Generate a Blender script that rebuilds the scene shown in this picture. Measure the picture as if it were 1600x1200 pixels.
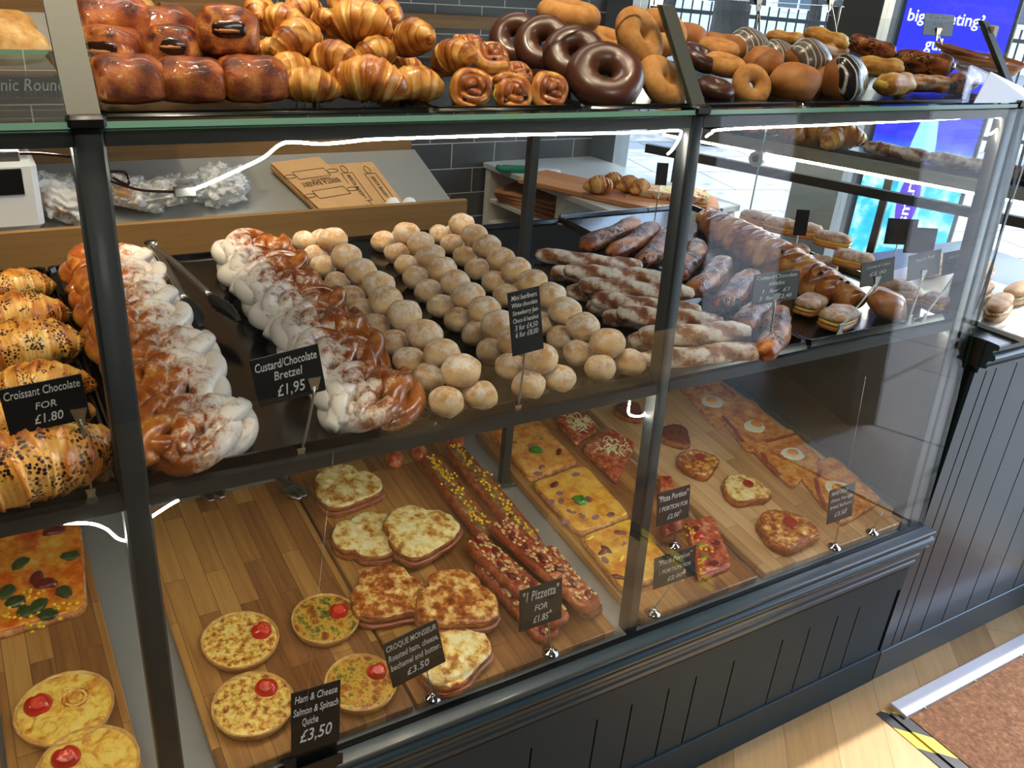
import bpy, math, random
import numpy as np
from mathutils import Vector, Matrix, noise
for o in list(bpy.data.objects): bpy.data.objects.remove(o)
SC = bpy.context.scene
COL = SC.collection
PI = math.pi
# ---------------------------------------------------------------- camera
CAM = np.array([-0.1294, -0.9142, 1.5638])
FPX = 1400.0
RT = np.array([0.85595, -0.51093, 0.0798]); 
def _basis(ya, pi_, ro):
    F = np.array([math.sin(ya)*math.cos(pi_), math.cos(ya)*math.cos(pi_), -math.sin(pi_)])
    R0 = np.array([math.cos(ya), -math.sin(ya), 0.0]); U = np.cross(R0, F)
    c, s = math.cos(ro), math.sin(ro)
    return c*R0+s*U, -s*R0+c*U, F
RT, UP, FW = _basis(.5775, .4551, .0892)
cd = bpy.data.cameras.new('camera'); cam = bpy.data.objects.new('camera', cd); COL.objects.link(cam)
cd.sensor_width = 36.0; cd.lens = 36.0*FPX/1600.0; cd.clip_start = .02; cd.clip_end = 200
m = Matrix.Identity(4)
for i in range(3):
    m[i][0] = RT[i]; m[i][1] = UP[i]; m[i][2] = -FW[i]; m[i][3] = CAM[i]
cam.matrix_world = m
SC.camera = cam
# ---------------------------------------------------------------- light
w = bpy.data.worlds.new('world'); SC.world = w; w.use_nodes = True
wn = w.node_tree; bg = wn.nodes['Background']
sky = wn.nodes.new('ShaderNodeTexSky'); sky.sky_type = 'NISHITA'; sky.sun_disc = False
sky.sun_elevation = math.radians(52); sky.sun_rotation = math.radians(80)
wn.links.new(sky.outputs[0], bg.inputs[0]); bg.inputs[1].default_value = 1.0
def light(name, kind, loc, target, energy, color, **kw):
    d = bpy.data.lights.new(name, kind); d.energy = energy; d.color = color
    for k, v in kw.items(): setattr(d, k, v)
    o = bpy.data.objects.new(name, d); COL.objects.link(o); o.location = loc
    o.rotation_euler = (Vector(target)-Vector(loc)).to_track_quat('-Z', 'Y').to_euler()
    return o
light('sun', 'SUN', (7.8, 0, 10.0), (0, 0, 0), 4.2, (1, .95, .86), angle=.012)
WARM = (1, .83, .60)
# ceiling spot lamps over the counter, a spot added to brighten the bread rack, neutral ceiling panels over the shop floor
for x, y, tx, ty, e in ((.05, -.12, .15, .18, 36), (.55, -.08, .5, .2, 30), (.02, .3, -.1, .6, 24), (.95, .0, .9, .3, 16), (1.4, .1, 1.4, .3, 11), (.3, .9, .4, 1.35, 30), (-.45, .6, -.05, 1.25, 40), (-.5, -.3, -.3, .3, 16)):
    light('ceiling_spot', 'SPOT', (x, y, 2.55), (tx, ty, 1.0), e, WARM, spot_size=math.radians(62), spot_blend=.5, shadow_soft_size=.03)
light('ceiling_panel', 'AREA', (.3, -1.9, 2.6), (.5, -.3, .6), 9, (1, .95, .88), shape='RECTANGLE', size=.6, size_y=.3)
light('ceiling_panel', 'AREA', (.6, .95, 2.6), (.6, 1.3, .9), 6, (1, .95, .88), shape='RECTANGLE', size=1.2, size_y=.3)
SC.view_settings.view_transform = 'Standard'; SC.view_settings.look = 'None'
SC.view_settings.gamma = 1; SC.view_settings.use_curve_mapping = False
SC.view_settings.exposure = 0.25
# ---------------------------------------------------------------- places
ZB, ZM, ZT, ZR = .472, .9626, 1.3718, 1.355     # sill, middle shelf, top glass, rail underside
SL = .0987                                     # slope of the lower display floor
W1, W2, PW = .76, 1.585, .0294
TILT = .056
def ray(px, py): return (px-800)/FPX*RT-(py-600)/FPX*UP+FW
def onp(px, py, p0, n):
    d = ray(px, py); n = np.array(n, float); t = ((np.array(p0)-CAM)@n)/(d@n); return CAM+t*d
def atB(px, py, h=.02): return onp(px, py, (0, 0, ZB+h), (0, -SL, 1))
def atZ(px, py, z): return onp(px, py, (0, 0, z), (0, 0, 1))
def atM(px, py, h=.006): return atZ(px, py, ZM+h)
def atY(px, py, Y): return onp(px, py, (0, Y, 0), (0, 1, 0))
def atX(px, py, X): return onp(px, py, (X, 0, 0), (1, 0, 0))
def dist(P): return float((np.array(P)-CAM)@FW)
# ---------------------------------------------------------------- materials
def srgb(h):
    if isinstance(h, tuple): return (*h[:3], 1)
    h = h.lstrip('#'); c = [int(h[i:i+2], 16)/255 for i in (0, 2, 4)]
    return (*[x/12.92 if x <= .04045 else ((x+.055)/1.055)**2.4 for x in c], 1)
class NT:
    def __init__(s, name):
        s.m = bpy.data.materials.new(name); s.m.use_nodes = True; s.t = s.m.node_tree
        s.b = s.t.nodes['Principled BSDF']; s.out = s.t.nodes['Material Output']
    def n(s, typ, **kw):
        q = s.t.nodes.new(typ)
        for k, v in kw.items():
            if k.startswith('i_'):
                key = k[2:]; key = int(key) if key.isdigit() else key.replace('_', ' ')
                if isinstance(v, bpy.types.NodeSocket): s.t.links.new(v, q.inputs[key])
                else: q.inputs[key].default_value = v
            else: setattr(q, k, v)
        return q
    def l(s, a, b): s.t.links.new(a, b)
    def math(s, op, a, b=0.0, c=0.0, clamp=False):
        q = s.n('ShaderNodeMath', operation=op, use_clamp=clamp)
        for i, v in enumerate((a, b, c)):
            if isinstance(v, bpy.types.NodeSocket): s.l(v, q.inputs[i])
            else: q.inputs[i].default_value = v
        return q.outputs[0]
    def obj(s):
        return s.n('ShaderNodeTexCoord').outputs['Object']
    def rnd(s):
        return s.math('MULTIPLY', s.n('ShaderNodeObjectInfo').outputs['Random'], 37.0)
    def noise(s, scale, detail=5, rough=.6, vec=None, w=True, dist=0.0):
        q = s.n('ShaderNodeTexNoise', noise_dimensions='4D' if w else '3D')
        s.l(vec or s.obj(), q.inputs['Vector'])
        if w: s.l(s.rnd(), q.inputs['W'])
        q.inputs['Scale'].default_value = scale; q.inputs['Detail'].default_value = detail
        q.inputs['Roughness'].default_value = rough; q.inputs['Distortion'].default_value = dist
        return q.outputs['Fac']
    def ramp(s, fac, stops, interp='LINEAR'):
        q = s.n('ShaderNodeValToRGB'); q.color_ramp.interpolation = interp
        e = q.color_ramp.elements
        while len(e) > 1: e.remove(e[-1])
        e[0].position = stops[0][0]; e[0].color = srgb(stops[0][1])
        for p, c in stops[1:]:
            k = e.new(p); k.color = srgb(c)
        s.l(fac, q.inputs[0]); return q.outputs[0]
    def mix(s, f, a, b, mode='MIX'):
        q = s.n('ShaderNodeMix', data_type='RGBA', blend_type=mode)
        for i, v in ((0, f), (6, a), (7, b)):
            if isinstance(v, bpy.types.NodeSocket): s.l(v, q.inputs[i])
            else: q.inputs[i].default_value = v if i == 0 else srgb(v)
        return q.outputs[2]
    def step(s, v, lo, hi):
        q = s.n('ShaderNodeMapRange', interpolation_type='SMOOTHSTEP'); s.l(v, q.inputs[0])
        q.inputs[1].default_value = lo; q.inputs[2].default_value = hi
        return q.outputs[0]
    def axis(s, a, vec=None):
        q = s.n('ShaderNodeSeparateXYZ'); s.l(vec or s.obj(), q.inputs[0]); return q.outputs['XYZ'.index(a)]
    def bump(s, h, strength, d=.002, nrm=None):
        q = s.n('ShaderNodeBump'); s.l(h, q.inputs['Height']); q.inputs['Strength'].default_value = strength
        q.inputs['Distance'].default_value = d
        if nrm: s.l(nrm, q.inputs['Normal'])
        s.l(q.outputs[0], s.b.inputs['Normal']); return q.outputs[0]
    def fin(s, col=None, rough=.5, metal=0, coat=0, spec=.5, sss=0, emit=None, es=1, coatr=.1):
        b = s.b.inputs
        if col is not None:
            if isinstance(col, bpy.types.NodeSocket): s.l(col, b['Base Color'])
            else: b['Base Color'].default_value = srgb(col)
        if isinstance(rough, bpy.types.NodeSocket): s.l(rough, b['Roughness'])
        else: b['Roughness'].default_value = rough
        b['Metallic'].default_value = metal; b['Coat Weight'].default_value = coat; b['Coat Roughness'].default_value = coatr
        b['Specular IOR Level'].default_value = spec
        if sss:
            b['Subsurface Weight'].default_value = sss; b['Subsurface Scale'].default_value = .006
            b['Subsurface Radius'].default_value = (1, .5, .25)
        if emit is not None:
            if isinstance(emit, bpy.types.NodeSocket): s.l(emit, b['Emission Color'])
            else: b['Emission Color'].default_value = srgb(emit)
            b['Emission Strength'].default_value = es
        return s.m
def plain(name, col, rough=.5, metal=0, coat=0, var=.0, scale=30, bump=0, spec=.5, **kw):
    k = NT(name)
    if var or bump:
        f = k.noise(scale)
        c = srgb(col) if isinstance(col, str) else (*col, 1)
        lo = tuple(x*(1-var) for x in c[:3]); hi = tuple(min(1, x*(1+var)) for x in c[:3])
        colr = k.ramp(f, [(.3, lo), (.7, hi)])
        if bump: k.bump(f, bump, .001)
    else: colr = col
    return k.fin(colr, rough, metal, coat, spec, **kw)
def food(name, stops, scale=60, rough=.5, bump=.3, fine=3.0, attr=0.0, coat=0, sss=.0, powder=None, spec=.5, speck=None, dist=0.0, bd=.002, detail=6, pa=.28):
    """powder = (amount, axis or None, sign, scale); speck = (colour, scale, threshold)"""
    k = NT(name); n1 = k.noise(scale, detail, .65, dist=dist); n2 = k.noise(scale*fine, 5, .7)
    f = n1
    if attr:
        a = k.n('ShaderNodeAttribute', attribute_name='bake').outputs['Fac']
        f = k.math('ADD', k.math('MULTIPLY', n1, 1-attr), k.math('MULTIPLY', a, attr))
    col = k.ramp(f, stops)
    h = k.math('ADD', n1, k.math('MULTIPLY', n2, .5))
    if speck:
        v = k.n('ShaderNodeTexVoronoi'); k.l(k.obj(), v.inputs['Vector']); v.inputs['Scale'].default_value = speck[1]
        big = k.noise(speck[1]*.18, 3)
        sm = k.math('MULTIPLY', k.step(v.outputs['Distance'], speck[2], speck[2]*.7), k.step(big, .45, .55))
        col = k.mix(sm, col, speck[0]); h = k.math('ADD', h, sm)
    r = rough
    if powder:
        am, ax, sg, ps = powder
        pn = k.noise(ps, 8, .75)
        if attr: pn = k.math('ADD', pn, k.math('MULTIPLY', k.math('SUBTRACT', a, .5), pa))
        if ax:
            pos = k.math('MULTIPLY', k.axis(ax), sg)
            pn = k.math('ADD', pn, pos)
        p = k.step(pn, 1-am-.14, 1-am+.14)
        p = k.math('MULTIPLY', p, .84)
        col = k.mix(p, col, '#e9e4da')
        r = k.math('ADD', k.math('MULTIPLY', p, .8-rough), rough)
    k.bump(h, bump, bd)
    m = k.fin(col, r, 0, coat, spec, sss)
    return m
def wood(name, c1, c2, c3, plank=.05, length=.35, axis='Y', rough=.45, bump=.15, gap=True, world=False):
    k = NT(name); vec = k.obj()
    mp = k.n('ShaderNodeMapping'); k.l(vec, mp.inputs[0])
    if axis == 'Y': mp.inputs['Rotation'].default_value = (0, 0, PI/2)
    if axis == 'Z': mp.inputs['Rotation'].default_value = (0, PI/2, 0)
    br = k.n('ShaderNodeTexBrick'); k.l(mp.outputs[0], br.inputs['Vector'])
    br.offset = .37; br.inputs['Scale'].default_value = 1; br.inputs['Brick Width'].default_value = length
    br.inputs['Row Height'].default_value = plank; br.inputs['Mortar Size'].default_value = .0005 if gap else 0
    br.inputs['Color1'].default_value = (0, 0, 0, 1); br.inputs['Color2'].default_value = (1, 1, 1, 1); br.inputs['Mortar'].default_value = (.3, .3, .3, 1)
    st = k.n('ShaderNodeMapping'); k.l(mp.outputs[0], st.inputs[0]); st.inputs['Scale'].default_value = (2.5, 45, 45)
    add = k.n('ShaderNodeVectorMath', operation='ADD'); k.l(st.outputs[0], add.inputs[0])
    sc = k.n('ShaderNodeVectorMath', operation='SCALE'); k.l(br.outputs['Color'], sc.inputs[0]); sc.inputs['Scale'].default_value = 13
    k.l(sc.outputs[0], add.inputs[1])
    n = k.noise(1.6, 6, .65, vec=add.outputs[0], w=False, dist=.6)
    f = k.math('ADD', k.math('MULTIPLY', n, .6), k.math('MULTIPLY', br.outputs['Color'], .42))
    col = k.ramp(f, [(.22, c1), (.5, c2), (.8, c3)])
    if gap: col = k.mix(k.math('MULTIPLY', br.outputs['Fac'], .7), col, '#2a1c10')
    k.bump(n, bump, .0008)
    return k.fin(col, rough)
def thin_glass(name, tint=(1, 1, 1), base=.045, rough=0.0):
    k = NT(name); k.t.nodes.remove(k.b)
    lw = k.n('ShaderNodeLayerWeight'); lw.inputs['Blend'].default_value = .5
    p = k.math('POWER', lw.outputs['Facing'], 5.0)
    f = k.math('ADD', k.math('MULTIPLY', p, 1-base), base)
    tr = k.n('ShaderNodeBsdfTransparent'); tr.inputs[0].default_value = (*tint, 1)
    gl = k.n('ShaderNodeBsdfGlossy'); gl.inputs['Roughness'].default_value = rough
    mx = k.n('ShaderNodeMixShader'); k.l(f, mx.inputs[0]); k.l(tr.outputs[0], mx.inputs[1]); k.l(gl.outputs[0], mx.inputs[2])
    k.l(mx.outputs[0], k.out.inputs[0]); return k.m
def emis(name, col, s):
    k = NT(name); return k.fin('#000000', .5, emit=col, es=s)
# ---------------------------------------------------------------- mesh building
class MB:
    def __init__(s): s.v = []; s.f = []; s.mi = []; s.a = []
    def add(s, vs, fs, mi=0, at=None, M=None):
        k = len(s.v)
        if M is not None: vs = [tuple(M @ Vector(v)) for v in vs]
        s.v.extend([tuple(map(float, v)) for v in vs]); s.f.extend([tuple(i+k for i in f) for f in fs]); s.mi.extend([mi]*len(fs))
        s.a.extend(at if at is not None else [0.5]*len(vs)); return s
    def box(s, x0, x1, y0, y1, z0, z1, mi=0, M=None, b=0.0):
        if b <= 0:
            v = [(x, y, z) for z in (z0, z1) for y in (y0, y1) for x in (x0, x1)]
            f = [(0, 2, 3, 1), (4, 5, 7, 6), (0, 1, 5, 4), (2, 6, 7, 3), (0, 4, 6, 2), (1, 3, 7, 5)]
            return s.add(v, f, mi, None, M)
        out = []
        for (zz, ins) in ((z0, b), (z0+b, 0), (z1-b, 0), (z1, b)):
            xa, xb, ya, yb = x0+ins, x1-ins, y0+ins, y1-ins
            c = b if ins == 0 else b*.4
            out.append([(xa+c, ya, zz), (xb-c, ya, zz), (xb, ya+c, zz), (xb, yb-c, zz), (xb-c, yb, zz), (xa+c, yb, zz), (xa, yb-c, zz), (xa, ya+c, zz)])
        return s.rings(out, True, True, mi, M=M)
    def rings(s, rings, cap0=True, cap1=True, mi=0, at=None, M=None, closed=True):
        n = len(rings[0]); vs = [v for r in rings for v in r]; fs = []
        for i in range(len(rings)-1):
            for j in range(n if closed else n-1):
                a, b = i*n+j, i*n+(j+1) % n
                fs.append((a, b, b+n, a+n))
        if cap0: fs.append(tuple(range(n-1, -1, -1)))
        if cap1: fs.append(tuple((len(rings)-1)*n+j for j in range(n)))
        return s.add(vs, fs, mi, at, M)
    def tube(s, path, rad, seg=12, mi=0, prof=None, sq=1.0, caps=True, atf=None, M=None, up=(0, 0, 1)):
        """path: list of points, rad: number or list; prof(i,t,phi)->radius factor; sq flattens along the frame's up"""
        P = [Vector(p) for p in path]; n = len(P); rings = []; at = []
        for i in range(n):
            t = (P[min(i+1, n-1)]-P[max(i-1, 0)]).normalized()
            a = t.cross(Vector(up))
            if a.length < 1e-4: a = t.cross(Vector((1, 0, 0)))
            a.normalize(); b = a.cross(t).normalized()
            r = rad[i] if hasattr(rad, '__len__') else rad
            ring = []
            for j in range(seg):
                ph = 2*PI*j/seg; q = r*(prof(i, i/(n-1), ph) if prof else 1)
                ring.append(tuple(P[i]+a*math.cos(ph)*q+b*math.sin(ph)*q*sq))
                at.append(atf(i, i/(n-1), ph) if atf else .5)
            rings.append(ring)
        return s.rings(rings, caps, caps, mi, at, M)
    def lathe(s, pts, seg=24, mi=0, M=None, wob=None):
        rings = []
        for (r, z) in pts:
            rings.append([((r*(wob(2*PI*j/seg) if wob else 1))*math.cos(2*PI*j/seg), (r*(wob(2*PI*j/seg) if wob else 1))*math.sin(2*PI*j/seg), z) for j in range(seg)])
        return s.rings(rings, True, True, mi, None, M)
    def ell(s, c, r, nu=20, nv=12, mi=0, M=None, ns=0, nsc=1, seed=0, pw=1.0, atf=None):
        vs = []; at = []
        for i in range(nv+1):
            th = PI*i/nv
            for j in range(nu):
                ph = 2*PI*j/nu
                d = (math.sin(th)*math.cos(ph), math.sin(th)*math.sin(ph), math.cos(th))
                e = [math.copysign(abs(q)**pw, q) for q in d]
                k = 1+(ns*noise.noise(Vector((d[0]*nsc+seed*7.1, d[1]*nsc, d[2]*nsc))) if ns else 0)
                vs.append((c[0]+e[0]*r[0]*k, c[1]+e[1]*r[1]*k, c[2]+e[2]*r[2]*k)); at.append(atf(d) if atf else .5)
        fs = []
        for i in range(nv):
            for j in range(nu):
                a, b = i*nu+j, i*nu+(j+1) % nu
                fs.append((a, a+nu, b+nu, b))
        return s.add(vs, fs, mi, at, M)
    def slab(s, outline, h, rnd=.004, top=0.0, ns=0.0, nsc=40, seed=0, mi=0, mtop=None, z0=0.0, edge=0.0, M=None, steps=7):
        """a flat piece: outline (list of xy, star-shaped about its centroid), thickness h, rounded rim, bumpy top"""
        O = np.array(outline); n = len(O); c = O.mean(0); rings = []
        R = np.linalg.norm(O-c, axis=1).mean()
        def ring(sc, z, bump):
            r = []
            for k, p in enumerate(O):
                q = c+(p-c)*sc
                e = 1+edge*noise.noise(Vector((q[0]*nsc*1.5, q[1]*nsc*1.5, seed*3+z*60))) if edge else 1
                q = c+(q-c)*e
                zz = z0+z+(bump*ns*noise.noise(Vector((q[0]*nsc, q[1]*nsc, seed))) if ns else 0)
                r.append((q[0], q[1], zz))
            return r
        k = rnd/R
        rings.append(ring(1-k*1.2, 0, 0)); rings.append(ring(1, rnd*.6, 0)); rings.append(ring(1, max(h-rnd, rnd*.7), .3))
        rings.append(ring(1-k*.4, h-rnd*.3, .6)); nm = len(rings)
        for i in range(steps):
            u = (1-k)*(1-i/steps)**.9 if i else 1-k
            rings.append(ring(u, h+top*(1-u*u), 1))
        n0 = len(s.f)
        vs = [v for r in rings for v in r]; L = len(rings); fs = []; mis = []
        for i in range(L-1):
            for j in range(n):
                a, b = i*n+j, i*n+(j+1) % n; fs.append((a, b, b+n, a+n)); mis.append(mtop if (mtop is not None and i >= nm-1) else mi)
        ci = len(vs); vs.append((c[0], c[1], z0+h+top))
        for j in range(n):
            fs.append(((L-1)*n+j, (L-1)*n+(j+1) % n, ci)); mis.append(mtop if mtop is not None else mi)
        fs.append(tuple(range(n-1, -1, -1))); mis.append(mi)
        s.add(vs, fs, mi, None, M); s.mi[n0:] = mis
        return s
    def build(s, name, mats, parent=None, smooth=True, loc=None, rot=None):
        me = bpy.data.meshes.new(name); me.from_pydata(s.v, [], s.f)
        if not isinstance(mats, (list, tuple)): mats = [mats]
        for q in mats: me.materials.append(q)
        me.polygons.foreach_set('material_index', s.mi)
        me.polygons.foreach_set('use_smooth', [bool(smooth)]*len(s.f))
        at = me.attributes.new('bake', 'FLOAT', 'POINT'); at.data.foreach_set('value', s.a)
        me.validate(); me.update()
        if smooth == 'auto':
            try: me.set_sharp_from_angle(angle=math.radians(38))
            except Exception: pass
        o = bpy.data.objects.new(name, me); COL.objects.link(o)
        if parent is not None: o.parent = parent
        if loc is not None: o.location = loc
        if rot is not None: o.rotation_euler = rot
        return o
def tag(o, label=None, cat=None, group=None, kind=None):
    if label: o['label'] = label
    if cat: o['category'] = cat
    if group: o['group'] = group
    if kind: o['kind'] = kind
    return o
def empty(name, loc=(0, 0, 0), rot=(0, 0, 0)):
    o = bpy.data.objects.new(name, None); COL.objects.link(o); o.location = loc; o.rotation_euler = rot
    o.empty_display_size = .03; return o
KIDS = {}
def kids(o):
    return [c for c in bpy.data.objects if c.parent == o]
def copy_tree(o, parent=None, tree=None):
    c = o.copy(); COL.objects.link(c)
    if parent is not None: c.parent = parent
    for ch in kids(o): copy_tree(ch, c)
    return c
USED = set()
def put(proto, loc, yaw=0, pitch=0, roll=0, sc=1.0, label=None, cat=None, group=None, slope=0.0):
    if proto.name in USED: o = copy_tree(proto)
    else: o = proto; USED.add(proto.name)
    M = Matrix.Rotation(slope, 3, 'X') @ Matrix.Rotation(yaw, 3, 'Z') @ Matrix.Rotation(pitch, 3, 'Y') @ Matrix.Rotation(roll, 3, 'X')
    o.rotation_euler = M.to_euler(); o.location = tuple(map(float, loc))
    o.scale = (sc, sc, sc) if not hasattr(sc, '__len__') else sc
    return tag(o, label, cat, group)
_fc = {}
def letters(body, parent, mat, w=None, size=.01, loc=(0, 0, 0), rot=(0, 0, 0), shear=.0, align='CENTER', ext=.0002, name='lettering', bold=.0):
    cu = bpy.data.curves.new('t', 'FONT'); cu.body = body; cu.size = size; cu.shear = shear
    cu.align_x = align; cu.extrude = ext; cu.offset = bold*size; cu.resolution_u = 2
    o = bpy.data.objects.new('t', cu); COL.objects.link(o)
    bpy.context.view_layer.update()
    me = bpy.data.meshes.new_from_object(o.evaluated_get(bpy.context.evaluated_depsgraph_get()))
    bpy.data.objects.remove(o); bpy.data.curves.remove(cu)
    if w and len(me.vertices):
        co = np.empty(len(me.vertices)*3, 'f'); me.vertices.foreach_get('co', co); co = co.reshape(-1, 3)
        k = w/(co[:, 0].max()-co[:, 0].min()); co[:, 0] *= k
        co[:, 0] -= (co[:, 0].max()+co[:, 0].min())/2 if align == 'CENTER' else 0
        me.vertices.foreach_set('co', co.ravel())
    me.materials.clear(); me.materials.append(mat); me.name = name
    q = bpy.data.objects.new(name, me); COL.objects.link(q); q.parent = parent; q.location = loc; q.rotation_euler = rot
    return q
# ================================================================ materials of the place
M_FRAME = plain('frame_paint', '#1e2224', .48, 0, .04, var=.06, scale=200)
M_ENDFRAME = plain('end_frame_paint', '#2b2824', .4, 0, .1)
M_ALU = plain('brushed_aluminium', '#a3a9a6', .33, .9)
M_SHEET = plain('grey_sheet', '#a6a7a2', .35, .3, var=.04, scale=12)
M_GUARD = plain('guard_paint', '#4a4d46', .5, .2)
M_DARKWALL = plain('dark_wall', '#3b3833', .85)
M_PLANK = plain('plank_paint', '#22343b', .58, 0, .0, var=.05, scale=14, bump=.04, spec=.35)
M_PAINT = plain('counter_paint', '#22363d', .34, 0, .15, var=.05, scale=14, bump=.04)
M_GAP = plain('groove_black', '#050505', .9)
M_CHROME = plain('chrome', '#d8d8d8', .12, 1)
M_STEEL = plain('steel', '#b4b0a8', .28, 1)
M_BLACKP = plain('black_plastic', '#0c0c0c', .38)
M_TRAY = plain('tray_black', '#0a0a0b', .17, 0, .3, var=.3, scale=25)
M_WHITE = plain('white_plastic', '#e8e8ea', .35)
M_CHALK = plain('chalk_white', '#c9c9c9', .8)
M_SLATE = plain('slate_card', '#0d0d0e', .42, var=.2, scale=60)
M_GLASS = thin_glass('clear_glass', (.985, 1, .99), .035)
M_EDGE = plain('glass_edge', '#8cc0a4', .12, 0, .5, spec=.8)
M_EDGED = plain('glass_edge_dark', '#1d4a3a', .12, 0, .5, spec=.8)
M_LED = emis('led_glow', (1, .95, .82), 60)
M_LEDH = plain('led_housing', '#d9d6c0', .4)
M_WOODB = wood('board_oak', '#6b4020', '#a06c38', '#c99750', .034, .26, 'Y', .42)
M_WOODL = wood('board_maple', '#a97f50', '#cba26e', '#ddbd8c', .034, .3, 'Y', .42)
M_PINE = wood('rack_pine', '#6d4d2a', '#8d6839', '#a27b48', .5, 3, 'X', .5, gap=False)
M_FLOOR = wood('floor_plank', '#9a7648', '#bd965f', '#cba876', .118, 3.0, 'X', .45, .1)
# ================================================================ room
def struct(name, mb, mats, smooth=False, **kw): return tag(mb.build(name, mats, None, smooth, **kw), kind='structure')
b = MB(); b.box(-3, 4.5, -4.2, 4.2, -.05, 0)
fl = b.build('floor', M_FLOOR, None, False); fl.rotation_euler = (0, 0, math.radians(49)); fl.location = (.2, -.9, 0); tag(fl, kind='structure')
fl.data.clear_geometry()
# floor follows the splayed shop front: polygon in room space, grain turned 49 degrees
A49 = math.radians(49)
def unrot(x, y):
    x -= .2; y += .9; c, s = math.cos(-A49), math.sin(-A49); return (c*x-s*y, s*x+c*y)
room = [(-2.2, -2.6), (3.35, -2.6), (3.2, -1.85), (1.75, 1.6), (-2.2, 1.6)]
pts = [unrot(*p) for p in room]; n = len(pts)
fl.data.from_pydata([(x, y, 0) for x, y in pts]+[(x, y, -.05) for x, y in pts], [], [tuple(range(n)), tuple(range(2*n-1, n-1, -1))]+[(i, i+n, (i+1) % n+n, (i+1) % n) for i in range(n)])
fl.data.update()
k = NT('wall_tile'); vec = k.obj()
mp = k.n('ShaderNodeMapping'); k.l(vec, mp.inputs[0]); mp.inputs['Rotation'].default_value = (PI/2, 0, 0); mp.inputs['Location'].default_value = (.03, -.02, 0)
br = k.n('ShaderNodeTexBrick'); k.l(mp.outputs[0], br.inputs['Vector']); br.inputs['Scale'].default_value = 1
br.inputs['Brick Width'].default_value = .152; br.inputs['Row Height'].default_value = .0785; br.inputs['Mortar Size'].default_value = .0014
br.inputs['Color1'].default_value = srgb('#484a4c'); br.inputs['Color2'].default_value = srgb('#515355'); br.inputs['Mortar'].default_value = srgb('#c3c3bd')
k.bump(k.math('SUBTRACT', 1.0, br.outputs['Fac']), .5, .002)
M_TILE = k.fin(br.outputs['Color'], .28, 0, .2)
M_PLASTER = plain('plaster', '#b9b3a6', .8)
b = MB(); b.box(-2.2, 1.72, 1.56, 1.66, 0, 2.7); struct('wall_back', b, M_TILE)
b = MB(); b.box(-2.3, -2.2, -2.6, 1.66, 0, 2.7); struct('wall_left', b, M_DARKWALL)
b = MB(); b.box(-2.3, 3.35, -2.7, -2.6, 0, 2.7); struct('wall_front', b, M_DARKWALL)
b = MB(); b.rings([[(x, y, z) for x, y in ((-2.3, -2.7), (3.3, -2.7), (3.25, -1.9), (1.78, 1.66), (-2.3, 1.66))] for z in (2.7, 2.8)]); struct('ceiling', b, M_DARKWALL)
# splayed shop front from (1.72,1.56) towards (3.3,-1.9): posts, sill and panes stand on it
FA = Vector((1.76, 1.58)); FB = Vector((3.28, -1.95)); FD = (FB-FA).normalized(); FN = Vector((-FD.y, FD.x))
FANG = math.atan2(FD.y, FD.x); FL = (FB-FA).length
M_FACADE = plain('facade_frame', '#5d6468', .4, 0, .1)
def fac(name, boxes, mat, kind='structure'):
    b = MB()
    for q in boxes: b.box(*q)
    o = b.build(name, mat, None, False); o.location = (FA.x, FA.y, 0); o.rotation_euler = (0, 0, FANG); return tag(o, kind=kind)
fac('trim_1', [(-.02, .09, -.05, .05, 0, 2.7), (.70, .84, -.05, .06, 0, 2.7), (1.72, 1.82, -.05, .05, 0, 2.7), (-.02, 1.8, -.05, .05, 2.15, 2.7), (-.02, 1.8, -.06, .06, 0, .42), (1.8, FL, -.05, .05, 2.12, 2.7)], M_FACADE)  # unseen headers set low to hold back sun and sky glare
fac('wall_right', [(2.98, FL, -.06, .06, 0, 2.12)], M_DARKWALL)
fac('sun_blocker', [(-.02, 1.76, .05, 1.05, 2.15, 2.2)], M_FACADE)  # unseen canopy added outside the windows to keep sun off the case
fac('window_1', [(.09, .70, -.004, .004, .42, 2.15)], M_GLASS)
fac('window_2', [(.84, 1.72, -.004, .004, .42, 2.15)], M_GLASS)
# ================================================================ the street outside
def paving(name):
    k = NT(name); vec = k.obj()
    br = k.n('ShaderNodeTexBrick'); k.l(vec, br.inputs['Vector']); br.inputs['Scale'].default_value = 1
    br.inputs['Brick Width'].default_value = .9; br.inputs['Row Height'].default_value = .6; br.inputs['Mortar Size'].default_value = .008
    br.inputs['Color1'].default_value = srgb('#8d8b86'); br.inputs['Color2'].default_value = srgb('#9a9791'); br.inputs['Mortar'].default_value = srgb('#4b4a48')
    n = k.noise(30, 5, w=False)
    c = k.mix(k.math('MULTIPLY', k.step(n, .6, .75), .35), br.outputs['Color'], '#b5b2aa')
    return k.fin(c, .8)
b = MB(); b.box(-12, 30, -20, 30, -.16, -.06); o = b.build('pavement', paving('paving_slab'), None, False); tag(o, kind='structure'); o.rotation_euler = (0, 0, math.radians(-12))
o.location = (2, 0, 0)
b = MB(); b.rings([[(x, y, z) for x, y in ((2.40, -1.15), (2.93, -1.15), (2.50, -.15), (2.40, -.15))] for z in (.0005, .006)]); struct('trim_2', b, paving('reflected_paving'))  # unseen slab added so the front glass reflects grey paving
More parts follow.
